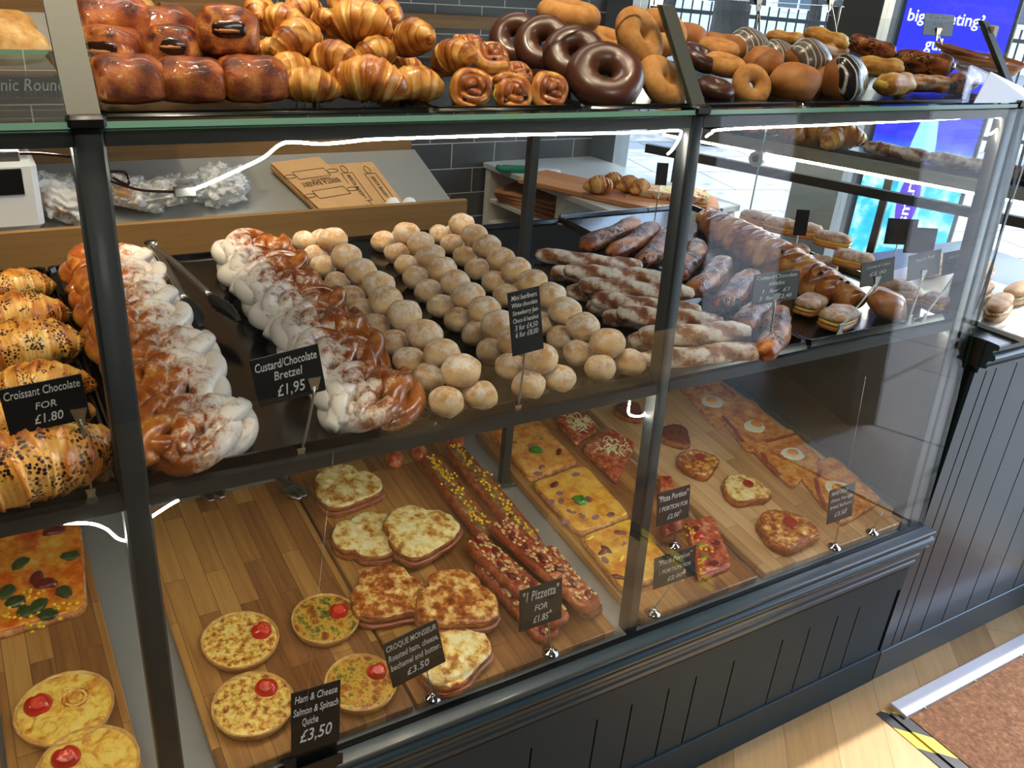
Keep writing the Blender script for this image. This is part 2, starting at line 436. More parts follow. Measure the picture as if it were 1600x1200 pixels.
# lit poster screen on the pavement
M_DARKM = plain('dark_metal', '#1a1d20', .45)
k = NT('poster_screen'); vec = k.obj(); z = k.axis('Z')
cl = k.noise(7, 5, .6, w=False)
low = k.ramp(cl, [(.35, '#0aa6ec'), (.5, '#37c3f5'), (.66, '#d6f4ff')])
c = k.mix(k.step(z, .62, .86), low, '#2a2ee6')
M_SCREEN = k.fin('#101018', .3, emit=c, es=1.5)
AP = CAM+ray(1452, 190)*4.9
kr = empty('poster_kiosk', (AP[0], AP[1], -.06), (0, 0, math.radians(-41)))
tag(kr, 'blue lit street poster screen reading big meeting gulp, outside the shop window', 'advertising screen')
AW = .27
b = MB(); b.box(-AW-.03, AW+.03, 0, .16, 0, 2.3, b=.01); b.build('housing', M_DARKM, kr, 'auto')
b = MB(); b.box(-AW, AW, -.008, .0, .1, 2.2); b.build('screen', M_SCREEN, kr, False)
M_ADW = emis('poster_white', (.8, .95, 1), 1.6); M_ADC = emis('poster_cyan', (.35, .78, 1), 1.3); M_ADV = emis('poster_violet', (.16, .07, .75), 1.2)
letters('big meeting?', kr, M_ADW, w=.38, size=.085, loc=(-.06, -.010, 1.43), rot=(PI/2, 0, 0), bold=.012)
letters('gulp.', kr, M_ADW, w=.14, size=.085, loc=(-.06, -.010, 1.30), rot=(PI/2, 0, 0), bold=.012)
b = MB(); prof = [(.0, .0), (.07, 0), (.075, .02), (.075, .45), (.065, .6), (.035, .78), (.022, .84), (.022, .9), (0, .9)]
b.rings([[(x, -.012, .22+zz) for x, zz in prof]+[(-x, -.012, .22+zz) for x, zz in prof[::-1][1:-1]]], False, True); b.build('bottle_picture', M_ADC, kr, False)
b = MB(); b.rings([[(.058*math.cos(t*PI/16), -.014, .5+.17*math.sin(t*PI/16)) for t in range(32)]], False, True); b.build('bottle_label', M_ADV, kr, False)
letters('smart', kr, M_ADW, w=.25, size=.075, loc=(.02, -.016, .5), rot=(PI/2, -PI/2, 0), bold=.015)
# trees, railings and houses across the street
M_BARK = plain('bark', '#3a332c', .9, var=.3, scale=8, bump=.5)
M_LEAF = plain('spring_leaves', '#6f8f6a', .7, var=.4, scale=5)
M_BLOS = plain('blossom', '#b06a94', .7, var=.3, scale=5)
M_IRON = plain('iron', '#15171a', .5)
M_STUCCO = plain('stucco', '#e9e6dd', .8); M_BRICK = plain('brick', '#6a4a3c', .85, var=.2, scale=3); M_PANE = plain('window_pane', '#4a5a66', .15)
def tree(px, d, h, label, leafm, seed, tr=.22):
    P = CAM+ray(px, 40)*d; r = empty('street_tree', (P[0], P[1], -.06)); tag(r, label, 'tree', 'street trees')
    rnd = random.Random(seed)
    b = MB(); b.tube([(0, 0, 0), (.03, 0, 1), (0, .05, 2.2), (.1, 0, h*.75)], [tr*1.15, tr, tr*.9, tr*.5], 14); 
    for i in range(8):
        a = rnd.random()*6.28; z0 = 2+rnd.random()*(h*.5-1); L = 1+rnd.random()*1.2
        b.tube([(0, 0, z0), (math.cos(a)*L*.5, math.sin(a)*L*.5, z0+.5*L), (math.cos(a)*L, math.sin(a)*L, z0+.9*L)], [.07, .045, .015], 6)
    b.build('trunk', M_BARK, r)
    b = MB()
    for i in range(900):
        a = rnd.random()*6.28; e = rnd.random(); q = Vector((math.cos(a)*1.9*math.sqrt(e), math.sin(a)*1.9*math.sqrt(e), h*.45+rnd.random()*h*.6))
        s = .05+.05*rnd.random(); u = Vector((rnd.uniform(-1, 1), rnd.uniform(-1, 1), rnd.uniform(-1, 1))).normalized()*s; v = u.orthogonal().normalized()*s*.6
        b.add([q-u, q+v, q+u, q-v], [(0, 1, 2, 3)])
    tag(b.build('foliage', leafm, r, False), kind='stuff')
tree(1137, 8.5, 5, 'dark street tree with a thick trunk seen left of centre through the window', M_LEAF, 1, .19)
tree(1268, 11, 4.6, 'street tree with pink blossom in front of the white house', M_BLOS, 2, .08)
tree(1040, 15, 5, 'thin street tree beside the thick trunked one', M_LEAF, 3, .1)
def house(px, d, wdt, label, m, yaw, ncol):
    P = CAM+ray(px, 60)*d; r = empty('street_house', (P[0], P[1], -.06), (0, 0, math.radians(yaw))); tag(r, label, 'house', None)
    b = MB(); b.box(-wdt/2, wdt/2, 0, 4, 0, 8); b.build('wall', m, r, False)
    for i in range(ncol):
        for j in range(3):
            x = (i+.5)*wdt/ncol-wdt/2; b = MB(); b.box(x-.45, x+.45, -.05, .02, .9+j*2.6, 2.6+j*2.6)
            f = b.build('window', M_STUCCO, r, False)
            b = MB()
            for a_ in (0, 1):
                for c_ in (0, 1): b.box(x-.38+a_*.4, x-.02+a_*.4, -.06, -.04, .97+c_*.8+j*2.6, 1.7+c_*.8+j*2.6)
            b.build('pane', M_PANE, f, False)
house(1290, 17, 5.2, 'white rendered house with sash windows across the street', M_STUCCO, -33, 4)
house(820, 21, 5.0, 'brown brick house across the street, left of the white one', M_BRICK, -33, 4)
house(1760, 18.6, 5.2, 'white rendered house at the right edge beyond the poster screen', M_STUCCO, -33, 4)
r = empty('iron_railing', tuple((CAM+ray(1250, 80)*9.5)[:2])+(-.06,), (0, 0, math.radians(-35))); tag(r, 'black iron railing running in front of the houses', 'railing')
b = MB()
for i in range(100): b.box(-5+i*.1-.008, -5+i*.1+.008, -.008, .008, 0, 1.25)
tag(b.build('bars', M_IRON, r, False), kind='stuff')
b = MB(); b.box(-5, 5, -.015, .015, 1.12, 1.16); b.box(-5, 5, -.015, .015, .12, .16); b.build('rail', M_IRON, r, False)
# ================================================================ counter case
case = empty('display_counter', (0, 0, 0)); tag(case, 'long dark grey bakery display counter with a tongue and groove front and glass above', 'display counter')
XL, XR = -1.15, 1.60
def part(name, mb, mat, parent=None, smooth=False): return mb.build(name, mat, parent or case, smooth)
prof = [(.02, .4715), (-.031, .4715), (-.0345, .469), (-.0345, .463), (-.029, .4605), (-.029, .456), (-.034, .4535), (-.038, .448), (-.038, .442), (-.034, .4365), (-.026, .434), (-.026, .43), (-.0295, .428), (-.0275, .423), (-.019, .418), (-.017, .402), (-.0125, .399), (-.0155, .396), (-.0155, .392), (-.0085, .386), (-.0085, .377), (-.0115, .3745), (-.011, .369), (-.002, .365), (-.002, .35), (.02, .35)]
b = MB(); b.rings([[(x, y, z) for y, z in prof] for x in (XL, XR)], True, True); part('sill_moulding', b, M_PAINT, smooth='auto')
b = MB(); b.box(XL, XR, -.002, .02, .288, .352); part('rail_board', b, M_PLANK)
b = MB(); b.box(XL, XR, -.004, .02, 0, .096, b=.002); part('plinth', b, M_PLANK)
gx = [-1.05, -.93, -.80, -.70, -.57, -.44, -.30, -.18, -.05, .08, .2, .33, .45, .578, .723, .805, .897, .968, 1.071, 1.212, 1.295, 1.385, 1.458, 1.592]
b = MB(); b.box(XL, XR, .012, .02, .09, .30); part('groove_backing', b, M_GAP)
for i, x in enumerate(gx):
    x0 = XL if i == 0 else gx[i-1]+.0019
    b = MB(); b.box(x0, x-.0019, .0015, .0115, .093, .291); part('front_plank', b, M_PLANK)
b = MB(); b.box(XL, XR, .02, .7, 0, .40); b.box(XL, XR, .66, .7, .4, .95); part('carcass', b, M_PAINT)
b = MB()
b.rings([[(x, .0, ZB-.012), (x, .68, ZB-.012+.68*SL), (x, .68, ZB+.68*SL), (x, .0, ZB)] for x in (XL, 1.585)], True, True); part('display_floor', b, M_SHEET)
def ylean(z): return TILT*(z-ZB)
def post(x0, x1, mat, name='post', z0=ZB-.005, z1=ZT+.006, dep=.026):
    b = MB(); rr = []
    for z in (z0, z1-.004, z1):
        y = ylean(z)+.0015; e = 0 if z < z1 else .003
        c = .003
        rr.append([(x0+c+e, y+e, z), (x1-c-e, y+e, z), (x1-e, y+c+e, z), (x1-e, y+dep-e, z), (x0+e, y+dep-e, z), (x0+e, y+c+e, z)])
    b.rings(rr); return part(name, b, mat, smooth='auto')
post(-PW-.001, 0, M_FRAME); post(W1, W1+PW*.8, M_FRAME)
post(1.517, 1.545, M_ENDFRAME, 'end_post'); post(1.549, 1.585, M_ENDFRAME, 'end_post')
post(-.86, -.83, M_FRAME)
def rail(z0, z1, dep, name, x0=XL, x1=1.517, y0=.003):
    b = MB(); b.rings([[(x, ylean(z0)+y0, z0), (x, ylean(z0)+y0+dep, z0), (x, ylean(z1)+y0+dep, z1), (x, ylean(z1)+y0, z1)] for x in (x0, x1)]); return part(name, b, M_FRAME)
for x0, x1 in ((-.83, -PW), (0, W1), (W1+PW*.8, 1.517)):
    rail(ZR-.002, ZT-.001, .018, 'top_rail', x0, x1); rail(ZM-.019, ZM-.001, .02, 'shelf_rail', x0, x1)
# rear uprights with foot plates
for x in (W1+.001,):
    yb = .457; zb = ZB+SL*yb
    b = MB(); b.box(x, x+.0175, yb, yb+.0175, zb, ZT-.003); u = part('rear_upright', b, M_FRAME)
    b = MB(); b.box(x-.006, x+.034, yb-.014, yb+.03, zb+.001, zb+.004); part('foot_plate', b, M_ALU, u)
    b = MB(); b.lathe([(0, 0), (.0035, 0), (.0035, .002), (.002, .003), (0, .003)], 12, M=Matrix.Translation((x+.026, yb-.005, zb+.004))); part('bolt', b, M_CHROME, u, True)
for x in (-.86, -.025, W1+.004, 1.53):
    b = MB(); b.box(x, x+.014, .055, .82, ZM-.019, ZM-.004); part('shelf_arm', b, M_FRAME)
    if x in (-.86, 1.53): b = MB(); b.box(x, x+.014, .07, .56, ZT-.022, ZT-.003); part('shelf_arm', b, M_FRAME)
b = MB(); b.box(XL, 1.54, .80, .82, ZM-.019, ZM-.001); part('shelf_rail', b, M_FRAME)
# metal channel and dark end panel of the lower display, end pane above
b = MB(); b.box(1.572, 1.585, .03, .68, ZB, ZM-.02)
M_ENDP = plain('end_panel', '#4a4a46', .12, 0, .4); part('end_panel', b, M_ENDP)
b = MB(); b.rings([[(1.552, y, ZB+.003+y*SL), (1.572, y, ZB+.003+y*SL), (1.572, y, ZB+.02+y*SL), (1.568, y, ZB+.02+y*SL), (1.566, y, ZB+.008+y*SL), (1.552, y, ZB+.008+y*SL)] for y in (.02, .66)]); part('channel', b, M_ALU)
def pane(name, x0, x1, z0, z1, y0=-.0065, th=.006):
    b = MB(); q = []
    for x in (x0, x1): q.append([(x, ylean(z0)+y0, z0), (x, ylean(z0)+y0+th, z0), (x, ylean(z1)+y0+th, z1), (x, ylean(z1)+y0, z1)])
    b.rings(q, True, True); b.mi = [1, 0, 1, 0, 1, 1]
    o = b.build(name, [M_GLASS, M_EDGED], case, False); return o
pane('glass_pane', XL, 1.588, ZB+.0005, ZT-.002)
b = MB(); b.box(XL, 1.59, -.0085, .001, ZB-.001, ZB+.0025); part('gasket', b, M_BLACKP)
b = MB(); b.box(1.581, 1.587, .03, .68, ZM, ZT-.002); b.mi = [0, 0, 1, 1, 0, 0]
b.mi = [1, 1, 1, 1, 0, 0]; b.build('end_pane', [M_GLASS, M_EDGED], case, False)
b = MB(); b.box(XL, 1.60, .046, .56, ZT, ZT+.0065); b.mi = [0, 0, 1, 1, 1, 1]; b.build('top_glass_shelf', [M_GLASS, M_EDGE], case, False)
# sloping sneeze guard: bars, clamps and panes standing on the shelf edge
def guard(x0, x1, top=.125, lean=.1, name='guard_bar'):
    b = MB(); z0 = ZT+.0065; th = .012
    b.rings([[(x0, .052+lean*t, z0+top*t), (x1, .052+lean*t, z0+top*t), (x1, .052+th+lean*t, z0+top*t), (x0, .052+th+lean*t, z0+top*t)] for t in (0, 1)]); g = part(name, b, M_GUARD)
    b = MB(); b.box(x0-.002, x1+.003, .043, .064, ZT-.001, ZT+.012, b=.003); part('clamp', b, M_BLACKP, g, 'auto')
guard(-.031, -.001); guard(W1+.0, W1+.024); guard(1.532, 1.55, .128, .11); guard(-.9, -.87)
b = MB(); b.box(1.545, 1.562, .145, .16, 1.475, 1.5, b=.002); part('guard_clip', b, plain('cream_clip', '#cfc3a0', .5))
for x0, x1 in ((-.868, -.033), (.001, W1-.002), (W1+.026, 1.53)):
    b = MB(); b.rings([[(x, .058, ZT+.008), (x, .062, ZT+.008), (x, .160, ZT+.13), (x, .156, ZT+.13)] for x in (x0, x1)]); b.mi = [1, 0, 1, 0, 1, 1]
    b.build('guard_pane', [M_GLASS, M_EDGED], case, False)
# led strips with wires and plug
def led(name, pix, Y, r=.0017, parent=None):
    P = [tuple(atY(x, y, Y)) for x, y in pix]; Q = []
    for i in range(len(P)-1):
        for t in range(6):
            p0 = Vector(P[max(i-1, 0)]); p1 = Vector(P[i]); p2 = Vector(P[i+1]); p3 = Vector(P[min(i+2, len(P)-1)]); t_ = t/6
            Q.append(.5*((2*p1)+(p2-p0)*t_+(2*p0-5*p1+4*p2-p3)*t_*t_+(3*p1-p0-3*p2+p3)*t_**3))
    Q.append(Vector(P[-1])); b = MB(); b.tube(Q, r, 8); return b.build(name, M_LED if name == 'led_strip' else M_WIRE, parent or case)
M_WIRE = plain('wire_dark', '#3a0d08', .4)
led('led_strip', [(300, 297), (330, 285), (380, 262), (412, 246), (436, 227), (456, 222), (500, 225), (540, 222), (600, 217), (800, 211), (1000, 207), (1058, 204), (1063, 212), (1052, 232), (1043, 241)], .064)
led('led_strip', [(1103, 214), (1112, 208), (1135, 202), (1300, 195), (1440, 188), (1545, 183), (1566, 187), (1560, 200), (1547, 210)], .064)
led('led_strip', [(100, 818), (140, 818), (165, 826), (185, 842), (206, 846)], .05)
led('led_strip', [(236, 808), (262, 791), (279, 781)], .05)
led('led_strip', [(984, 627), (983, 647), (1002, 650), (1012, 640), (1030, 612)], .05)
for q in ((.01, .75, .054, .06, ZM-.021, ZM-.0185), (.79, 1.51, .054, .06, ZM-.021, ZM-.0185), (-.82, -.04, .054, .06, ZM-.021, ZM-.0185), (-.82, -.04, .08, .085, ZR-.006, ZR-.003)):
    b = MB(); b.box(*q); b.build('led_strip', M_LED, case, False)
led('wire', [(172, 268), (196, 270), (200, 288), (176, 278)], .077, .0015); led('wire', [(172, 283), (220, 297), (275, 300)], .077, .0015)
led('wire', [(0, 242), (22, 240), (60, 240), (112, 245)], .077, .0015)
P = atY(288, 299, .077); b = MB(); b.box(P[0]-.011, P[0]+.011, P[1]-.005, P[1]+.005, P[2]-.005, P[2]+.005, b=.001); part('plug', b, M_SHEET, smooth='auto')
P = atY(10, 243, .077); b = MB(); b.box(P[0]-.011, P[0]+.011, P[1]-.005, P[1]+.005, P[2]-.005, P[2]+.005, b=.001); part('plug', b, M_SHEET, smooth='auto')
# ================================================================ second counter by the window
c2 = empty('window_counter', (1.6, 0, 0)); tag(c2, 'taller blue grey planked counter standing by the shop window', 'counter')
b = MB(); b.box(0.004, .66, .012, .5, 0, .9); b.build('carcass', M_GAP, c2, False)
g2 = [.046, .081, .157, .245, .347, .445, .56, .66]
for i, x in enumerate(g2):
    x0 = .004 if i == 0 else g2[i-1]+.002
    b = MB(); b.box(x0, x-.002, .0015, .0115, .09, .85); b.build('front_plank', M_PAINT, c2, False)
b = MB(); b.box(.004, .66, -.003, .02, 0, .092, b=.002); b.build('plinth', M_PAINT, c2, False)
prof = [(.5, .92), (-.026, .92), (-.030, .917), (-.030, .908), (-.02, .905), (-.02, .90), (-.027, .896), (-.03, .89), (-.027, .884), (-.017, .88), (-.014, .871), (-.019, .868), (-.018, .864), (-.004, .86), (-.003, .847), (.01, .847), (.01, .88), (.5, .9)]
b = MB(); b.rings([[(x, y, z) for y, z in prof] for x in (.004, .66)]); b.build('counter_top', M_PAINT, c2, 'auto')
b = MB(); b.box(-.002, .0032, -.002, .03, .86, .92); b.build('end_cap', M_ENDFRAME, c2, False)
# upper shelf of the window unit, splayed with the shop front
wu = empty('window_shelf', (1.77, .98, 0), (0, 0, math.radians(-64))); tag(wu, 'raised metal shelf with a light strip in the shop window beyond the counter', 'shelf')
b = MB(); b.box(-.25, 1.0, -.012, .22, 1.125, 1.132); b.build('shelf_board', M_ALU, wu, False)
b = MB(); b.box(-.25, 1.0, -.02, -.012, 1.10, 1.128); b.build('front_rail', M_ALU, wu, False)
b = MB(); b.box(-.25, 1.0, -.016, .004, 1.035, 1.06); b.build('lower_rail', M_FRAME, wu, False)
for x in (-.2, .42, .98):
    b = MB(); b.box(x, x+.02, .1, .12, .0, 1.125); b.build('shelf_leg', M_FRAME, wu, False)
P = Vector((.1, -.02, 1.085)); b = MB(); b.lathe([(0, 0), (.021, 0), (.021, .03), (.019, .034), (.009, .034), (.009, .03), (0, .03)], 24, M=Matrix.Translation(P) @ Matrix.Rotation(PI/2, 4, 'X')); b.mi = [0]*len(b.f); u = b.build('end_fitting', M_SHEET, wu)
b = MB(); b.lathe([(0, 0), (.0085, 0), (.0085, .002), (0, .002)], 16, M=Matrix.Translation(P+Vector((0, -.033, 0))) @ Matrix.Rotation(PI/2, 4, 'X')); b.build('fitting_hole', M_GAP, u)
b = MB(); b.box(-.2, .95, -.018, -.013, 1.093, 1.099); b.build('led_strip', M_LED, wu, False)
# ================================================================ back wall rack
rack = empty('bread_rack', (0, 0, 0)); tag(rack, 'pine bread rack with sloping grey shelves on the tiled back wall', 'rack')
b = MB(); b.box(-1.4, 1.045, 1.19, 1.208, .74, .931, b=.001); b.build('front_lip', M_PINE, rack, False)
b = MB(); b.rings([[(x, 1.208, .885), (x, 1.5, .99), (x, 1.5, 1.0), (x, 1.208, .895)] for x in (-1.4, 1.03)]); b.build('shelf_sheet', M_SHEET, rack, False)
b = MB(); b.box(-1.4, 1.02, 1.5, 1.52, .985, 1.04, b=.001); b.build('back_strip', M_PINE, rack, False)
b = MB(); b.box(-1.4, .62, 1.525, 1.54, 1.04, 1.5); b.build('back_panel', M_PINE, rack, False)
b = MB(); b.box(-1.4, .35, 1.19, 1.208, 1.205, 1.262, b=.001); b.build('front_lip', M_PINE, rack, False)
b = MB(); b.rings([[(x, 1.208, 1.23), (x, 1.5, 1.335), (x, 1.5, 1.34), (x, 1.208, 1.235)] for x in (-1.4, .35)]); b.build('shelf_sheet', M_SHEET, rack, False)
b = MB(); b.box(.35, 1.3, 1.5, 1.53, 1.335, 1.37, b=.001); b.build('wall_batten', M_PINE, rack, False)
for x in (-1.4, 1.02):
    b = MB(); b.box(x, x+.018, 1.21, 1.5, 0, .9); b.build('rack_side', M_PINE, rack, False)
lb = empty('shelf_label', (0, 0, 0)); tag(lb, 'black label strip reading Organic Round on the edge of the bread rack', 'label')
b = MB(); b.box(-.25, .11, 1.184, 1.1895, 1.208, 1.252); b.build('strip', M_SLATE, lb, False)
letters('Organic Round', lb, M_CHALK, w=.175, size=.034, loc=(.0, 1.182, 1.222), rot=(PI/2, 0, 0), shear=.2)
# ================================================================ white cabinet behind the counter
M_CAB = plain('cabinet_white', '#d6d3c8', .5); M_CTOP = plain('worktop', '#c4c8c6', .3)
cb = empty('side_cabinet', (1.30, 1.553, 0), (0, 0, math.radians(-83.4))); tag(cb, 'white open cabinet with a grey worktop joining the back wall', 'cabinet')
# local x runs towards the viewer along the front, local y goes right
LC = .69
b = MB(); b.box(0.0, LC, -.005, .42, .922, .94, b=.002); b.build('worktop', M_CTOP, cb, False)
b = MB(); b.box(.01, .035, 0, .40, 0, .92); b.box(.36, .378, 0, .4, 0, .92); b.box(.01, LC, .38, .4, 0, .92); b.box(.01, LC, 0, .4, .02, .05); b.build('carcass', M_CAB, cb, False)
for z in (.47, .742): b = MB(); b.box(.035, LC, .005, .38, z, z+.016); b.build('shelf', M_CAB, cb, False)
for x0, x1 in ((.035, .36),): b = MB(); b.box(x0, x1, .005, .38, .82, .83); b.build('shelf', M_CAB, cb, False)
# ================================================================ door mat
mt = empty('door_mat', (1.578, -.13, 0)); tag(mt, 'brown coir door mat set in a metal edged frame on the plank floor', 'door mat')
M_COIR = food('coir', [(.3, '#5a3a26'), (.55, '#7f583c'), (.75, '#a07a58')], 90, .95, 1.0, bd=.004)
b = MB(); b.slab([(0, 0), (.38, 0), (.78, 0), (.78, -.55), (.78, -1.1), (.4, -1.1), (0, -1.1), (0, -.5)], .008, .002, ns=.0); b.build('coir', M_COIR, mt, False)
M_STRIP = plain('white_metal_strip', '#dcdde2', .3, .2)
b = MB(); b.box(-.012, .80, .002, .048, 0, .016, b=.002); b.build('edge_strip', M_STRIP, mt, False)
for i in range(4):
    b = MB(); b.lathe([(0, 0), (.004, 0), (.003, .002), (0, .002)], 10, M=Matrix.Translation((.06+i*.2, .0015, .007)) @ Matrix.Rotation(PI/2, 4, 'X')); b.build('screw', M_CHROME, mt)
k = NT('hazard_tape'); v = k.obj(); s = k.n('ShaderNodeSeparateXYZ'); k.l(v, s.inputs[0])
u = k.math('ADD', k.math('MULTIPLY', s.outputs[1], 7.5), k.math('MULTIPLY', s.outputs[0], 9.0)); fr = k.math('FRACT', u)
M_TAPE = k.fin(k.ramp(fr, [(0, '#e3cb3b'), (.5, '#22232a')], 'CONSTANT'), .4)
b = MB(); b.box(-.056, -.03, -1.1, .048, .0005, .0018); b.box(-.03, -.0005, -1.1, .03, .0005, .006); b.build('hazard_tape', M_TAPE, mt, False)
# ================================================================ trays and boards
def tray(x0, x1, y0, y1, label, group='black baking trays on the middle shelf', z=ZM+.001, ang=0, rim=.0125):
    r = empty('baking_tray', ((x0+x1)/2, (y0+y1)/2, z), (0, 0, ang)); tag(r, label, 'tray', group)
    w_, d_ = (x1-x0)/2, (y1-y0)/2; b = MB()
    rr = []
    for (e, zz) in ((-.004, 0), (0, rim-.002), (0, rim), (.003, rim), (.0045, rim-.001), (.007, .0035), (.010, .0025)):
        c = .008; xa, ya = w_-e, d_-e
        rr.append([(-xa+c, -ya, zz), (xa-c, -ya, zz), (xa, -ya+c, zz), (xa, ya-c, zz), (xa-c, ya, zz), (-xa+c, ya, zz), (-xa, ya-c, zz), (-xa, -ya+c, zz)])
    b.rings(rr); b.build('tray_body', M_TRAY, r, 'auto'); return r
tray(-.40, -.024, .045, .82, 'black tray of chocolate croissants left of the front post')
tray(-.78, -.405, .045, .82, 'black tray at the far left edge of the middle shelf')
tray(-.02, .378, .045, .82, 'black tray holding the two rows of sugar dusted bretzels')
tray(.382, .758, .042, .835, 'black tray holding the mini berliners')
tray(.764, 1.11, .042, .835, 'black tray of twisted custard and chocolate sticks')
tray(1.114, 1.545, .045, .86, 'black tray of raisin plait and cream slices at the window end')
tray(.0, .36, .062, .5, 'black tray under the chocolate buns and croissants on the top shelf', 'black trays on the top glass shelf', ZT+.0068, rim=.006)
tray(.364, .58, .062, .5, 'black tray under the croissants and raisin swirls on the top shelf', 'black trays on the top glass shelf', ZT+.0068, rim=.006)
tray(.585, .98, .062, .5, 'black tray under the ring doughnuts on the top shelf', 'black trays on the top glass shelf', ZT+.0068, rim=.006)
tray(.985, 1.50, .062, .5, 'black tray under the custard pastries on the top shelf', 'black trays on the top glass shelf', ZT+.0068, rim=.006)
def board(x0, x1, y0, y1, label, mat, h=.018):
    b = MB(); b.box(-(x1-x0)/2, (x1-x0)/2, -(y1-y0)/2, (y1-y0)/2, 0, h, b=.002)
    yc = (y0+y1)/2; o = b.build('serving_board', mat, None, 'auto'); o.location = ((x0+x1)/2, yc, ZB+SL*yc+.0015); o.rotation_euler = (math.atan(SL), 0, 0)
    return tag(o, label, 'board', 'wooden serving boards in the lower display')
board(-.205, -.045, .006, .62, 'oak serving board with the spinach pizza slab, left of the front post', M_WOODB)
board(-.58, -.212, .006, .62, 'oak serving board cut off by the left edge of the view', M_WOODB)
board(.046, .342, .006, .62, 'oak serving board carrying four quiches', M_WOODB)
board(.348, .736, .006, .63, 'oak serving board carrying the croque monsieurs and pizzettas', M_WOODB)
board(.792, 1.085, .006, .64, 'oak serving board carrying the long pizza portions', M_WOODB)
board(1.105, 1.548, .006, .655, 'pale serving board carrying the toasts and egg slabs at the right end', M_WOODL)
# ================================================================ food materials
GOLD = [(.25, '#8a3f10'), (.42, '#c26a1d'), (.6, '#e39a3c'), (.8, '#f2c878')]
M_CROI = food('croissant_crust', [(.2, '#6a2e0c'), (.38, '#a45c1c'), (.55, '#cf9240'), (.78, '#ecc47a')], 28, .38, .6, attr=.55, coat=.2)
M_PAC = food('glazed_bun_crust', [(.22, '#4a1a07'), (.4, '#85390f'), (.58, '#b3621f'), (.8, '#d89443')], 75, .3, .9, attr=.5, coat=.5, bd=.003)
M_CHOCO = plain('chocolate', '#2a130b', .25, 0, .3, var=.3, scale=120, bump=.2)
M_CGLAZE = plain('chocolate_glaze', '#4c2a1c', .34, 0, .12, var=.12, scale=40)
M_DONUT = food('sugared_doughnut', [(.3, '#a2602a'), (.5, '#c08442'), (.75, '#d8a262')], 40, .8, .8, fine=14, bd=.0012)
M_BUN = food('fried_bun', [(.3, '#8a4a1e'), (.5, '#a8682f'), (.75, '#c48a4a')], 25, .6, .3, bd=.001)
k = NT('striped_glaze'); v = k.obj(); wv = k.n('ShaderNodeTexWave', wave_type='BANDS', bands_direction='X'); k.l(v, wv.inputs[0]); wv.inputs['Scale'].default_value = 26; wv.inputs['Distortion'].default_value = 1.6
M_STRIPE = k.fin(k.mix(k.step(wv.outputs['Fac'], .86, .93), '#2b2523', '#d9d2c6'), .25, 0, .3)
k = NT('striped_grey_glaze'); v = k.obj(); wv = k.n('ShaderNodeTexWave', wave_type='BANDS', bands_direction='X'); k.l(v, wv.inputs[0]); wv.inputs['Scale'].default_value = 30; wv.inputs['Distortion'].default_value = 1.2
M_STRIPEG = k.fin(k.mix(k.step(wv.outputs['Fac'], .86, .93), '#6b5c50', '#d9d2c6'), .3, 0, .2)
M_SWIRL = food('swirl_dough', [(.28, '#6c2c0e'), (.45, '#a85c20'), (.6, '#d69644'), (.8, '#efcf86')], 60, .3, .6, attr=.4, coat=.4)
M_RAISIN = plain('raisin', '#2b1410', .35, 0, .2, bump=.5, scale=300)
M_CHCR = food('chocolate_croissant_crust', [(.2, '#8a3f10'), (.4, '#c57a26'), (.6, '#dda64e'), (.8, '#efcf88')], 30, .38, .35, attr=.6, coat=.2, speck=('#1d0d08', 240, .55))
M_BRE_R = food('glazed_bretzel_powder_right', [(.25, '#6e2d0c'), (.45, '#a9571a'), (.62, '#cf8a35'), (.8, '#e6b866')], 32, .22, .45, attr=.25, coat=.5, powder=(.46, 'X', 3.4, 110))
M_BRE_L = food('glazed_bretzel_powder_left', [(.25, '#5a220a'), (.45, '#944a15'), (.62, '#bd742a'), (.8, '#dba552')], 32, .22, .45, attr=.25, coat=.5, powder=(.48, 'X', -3.4, 110))
M_BERL = food('berliner_dough', [(.3, '#c08c50'), (.5, '#dcb27a'), (.72, '#ecd0a0')], 35, .75, .25, attr=.35, powder=(.43, None, 0, 65), bd=.001, pa=-.1)
M_STICK = food('dusted_stick', [(.28, '#5f2f14'), (.48, '#94582a'), (.68, '#bd8548'), (.85, '#d7ab70')], 45, .6, .6, attr=.3, powder=(.47, None, 0, 90), pa=.4)
M_CSTICK = food('chocolate_stick_crust', [(.28, '#46190a'), (.46, '#8a4417'), (.66, '#bd7432'), (.85, '#dca55c')], 42, .42, .6, attr=.35, coat=.08, spec=.3, speck=('#140906', 210, .62))
M_PLAIT = food('glazed_plait_crust', [(.26, '#6a300f'), (.42, '#a4602a'), (.58, '#cb8a48'), (.8, '#e8bd80')], 40, .32, .6, attr=.4, coat=.3)
M_CUST = food('custard_pastry', [(.25, '#9a4e15'), (.45, '#cf8a2e'), (.6, '#e6b450'), (.8, '#f3d88c')], 60, .4, .8, attr=.4, coat=.15, bd=.003)
M_CUSTD = food('custard_pastry_dusted', [(.25, '#7a3a14'), (.45, '#b06a2a'), (.65, '#d79c52'), (.85, '#ecc98c')], 36, .5, .4, attr=.35, powder=(.44, None, 0, 60))
M_CREAM = plain('custard_cream', '#e8bd48', .35, var=.1, scale=60, sss=.0)
M_CHEESE = food('grilled_cheese', [(.30, '#8a3e12'), (.40, '#c07830'), (.485, '#ecc870'), (.58, '#f8e7ae'), (.85, '#fbf1cc')], 52, .3, .5, coat=.35, detail=7)
M_CHEESE2 = food('grilled_cheese_brown', [(.34, '#6e2a0c'), (.47, '#b05e22'), (.54, '#dfa450'), (.66, '#f4dc9c')], 62, .3, .6, coat=.35, detail=7)
M_TOASTCR = food('bread_crust', [(.3, '#6e2f0e'), (.5, '#a65d22'), (.75, '#cf9248')], 60, .6, .6)
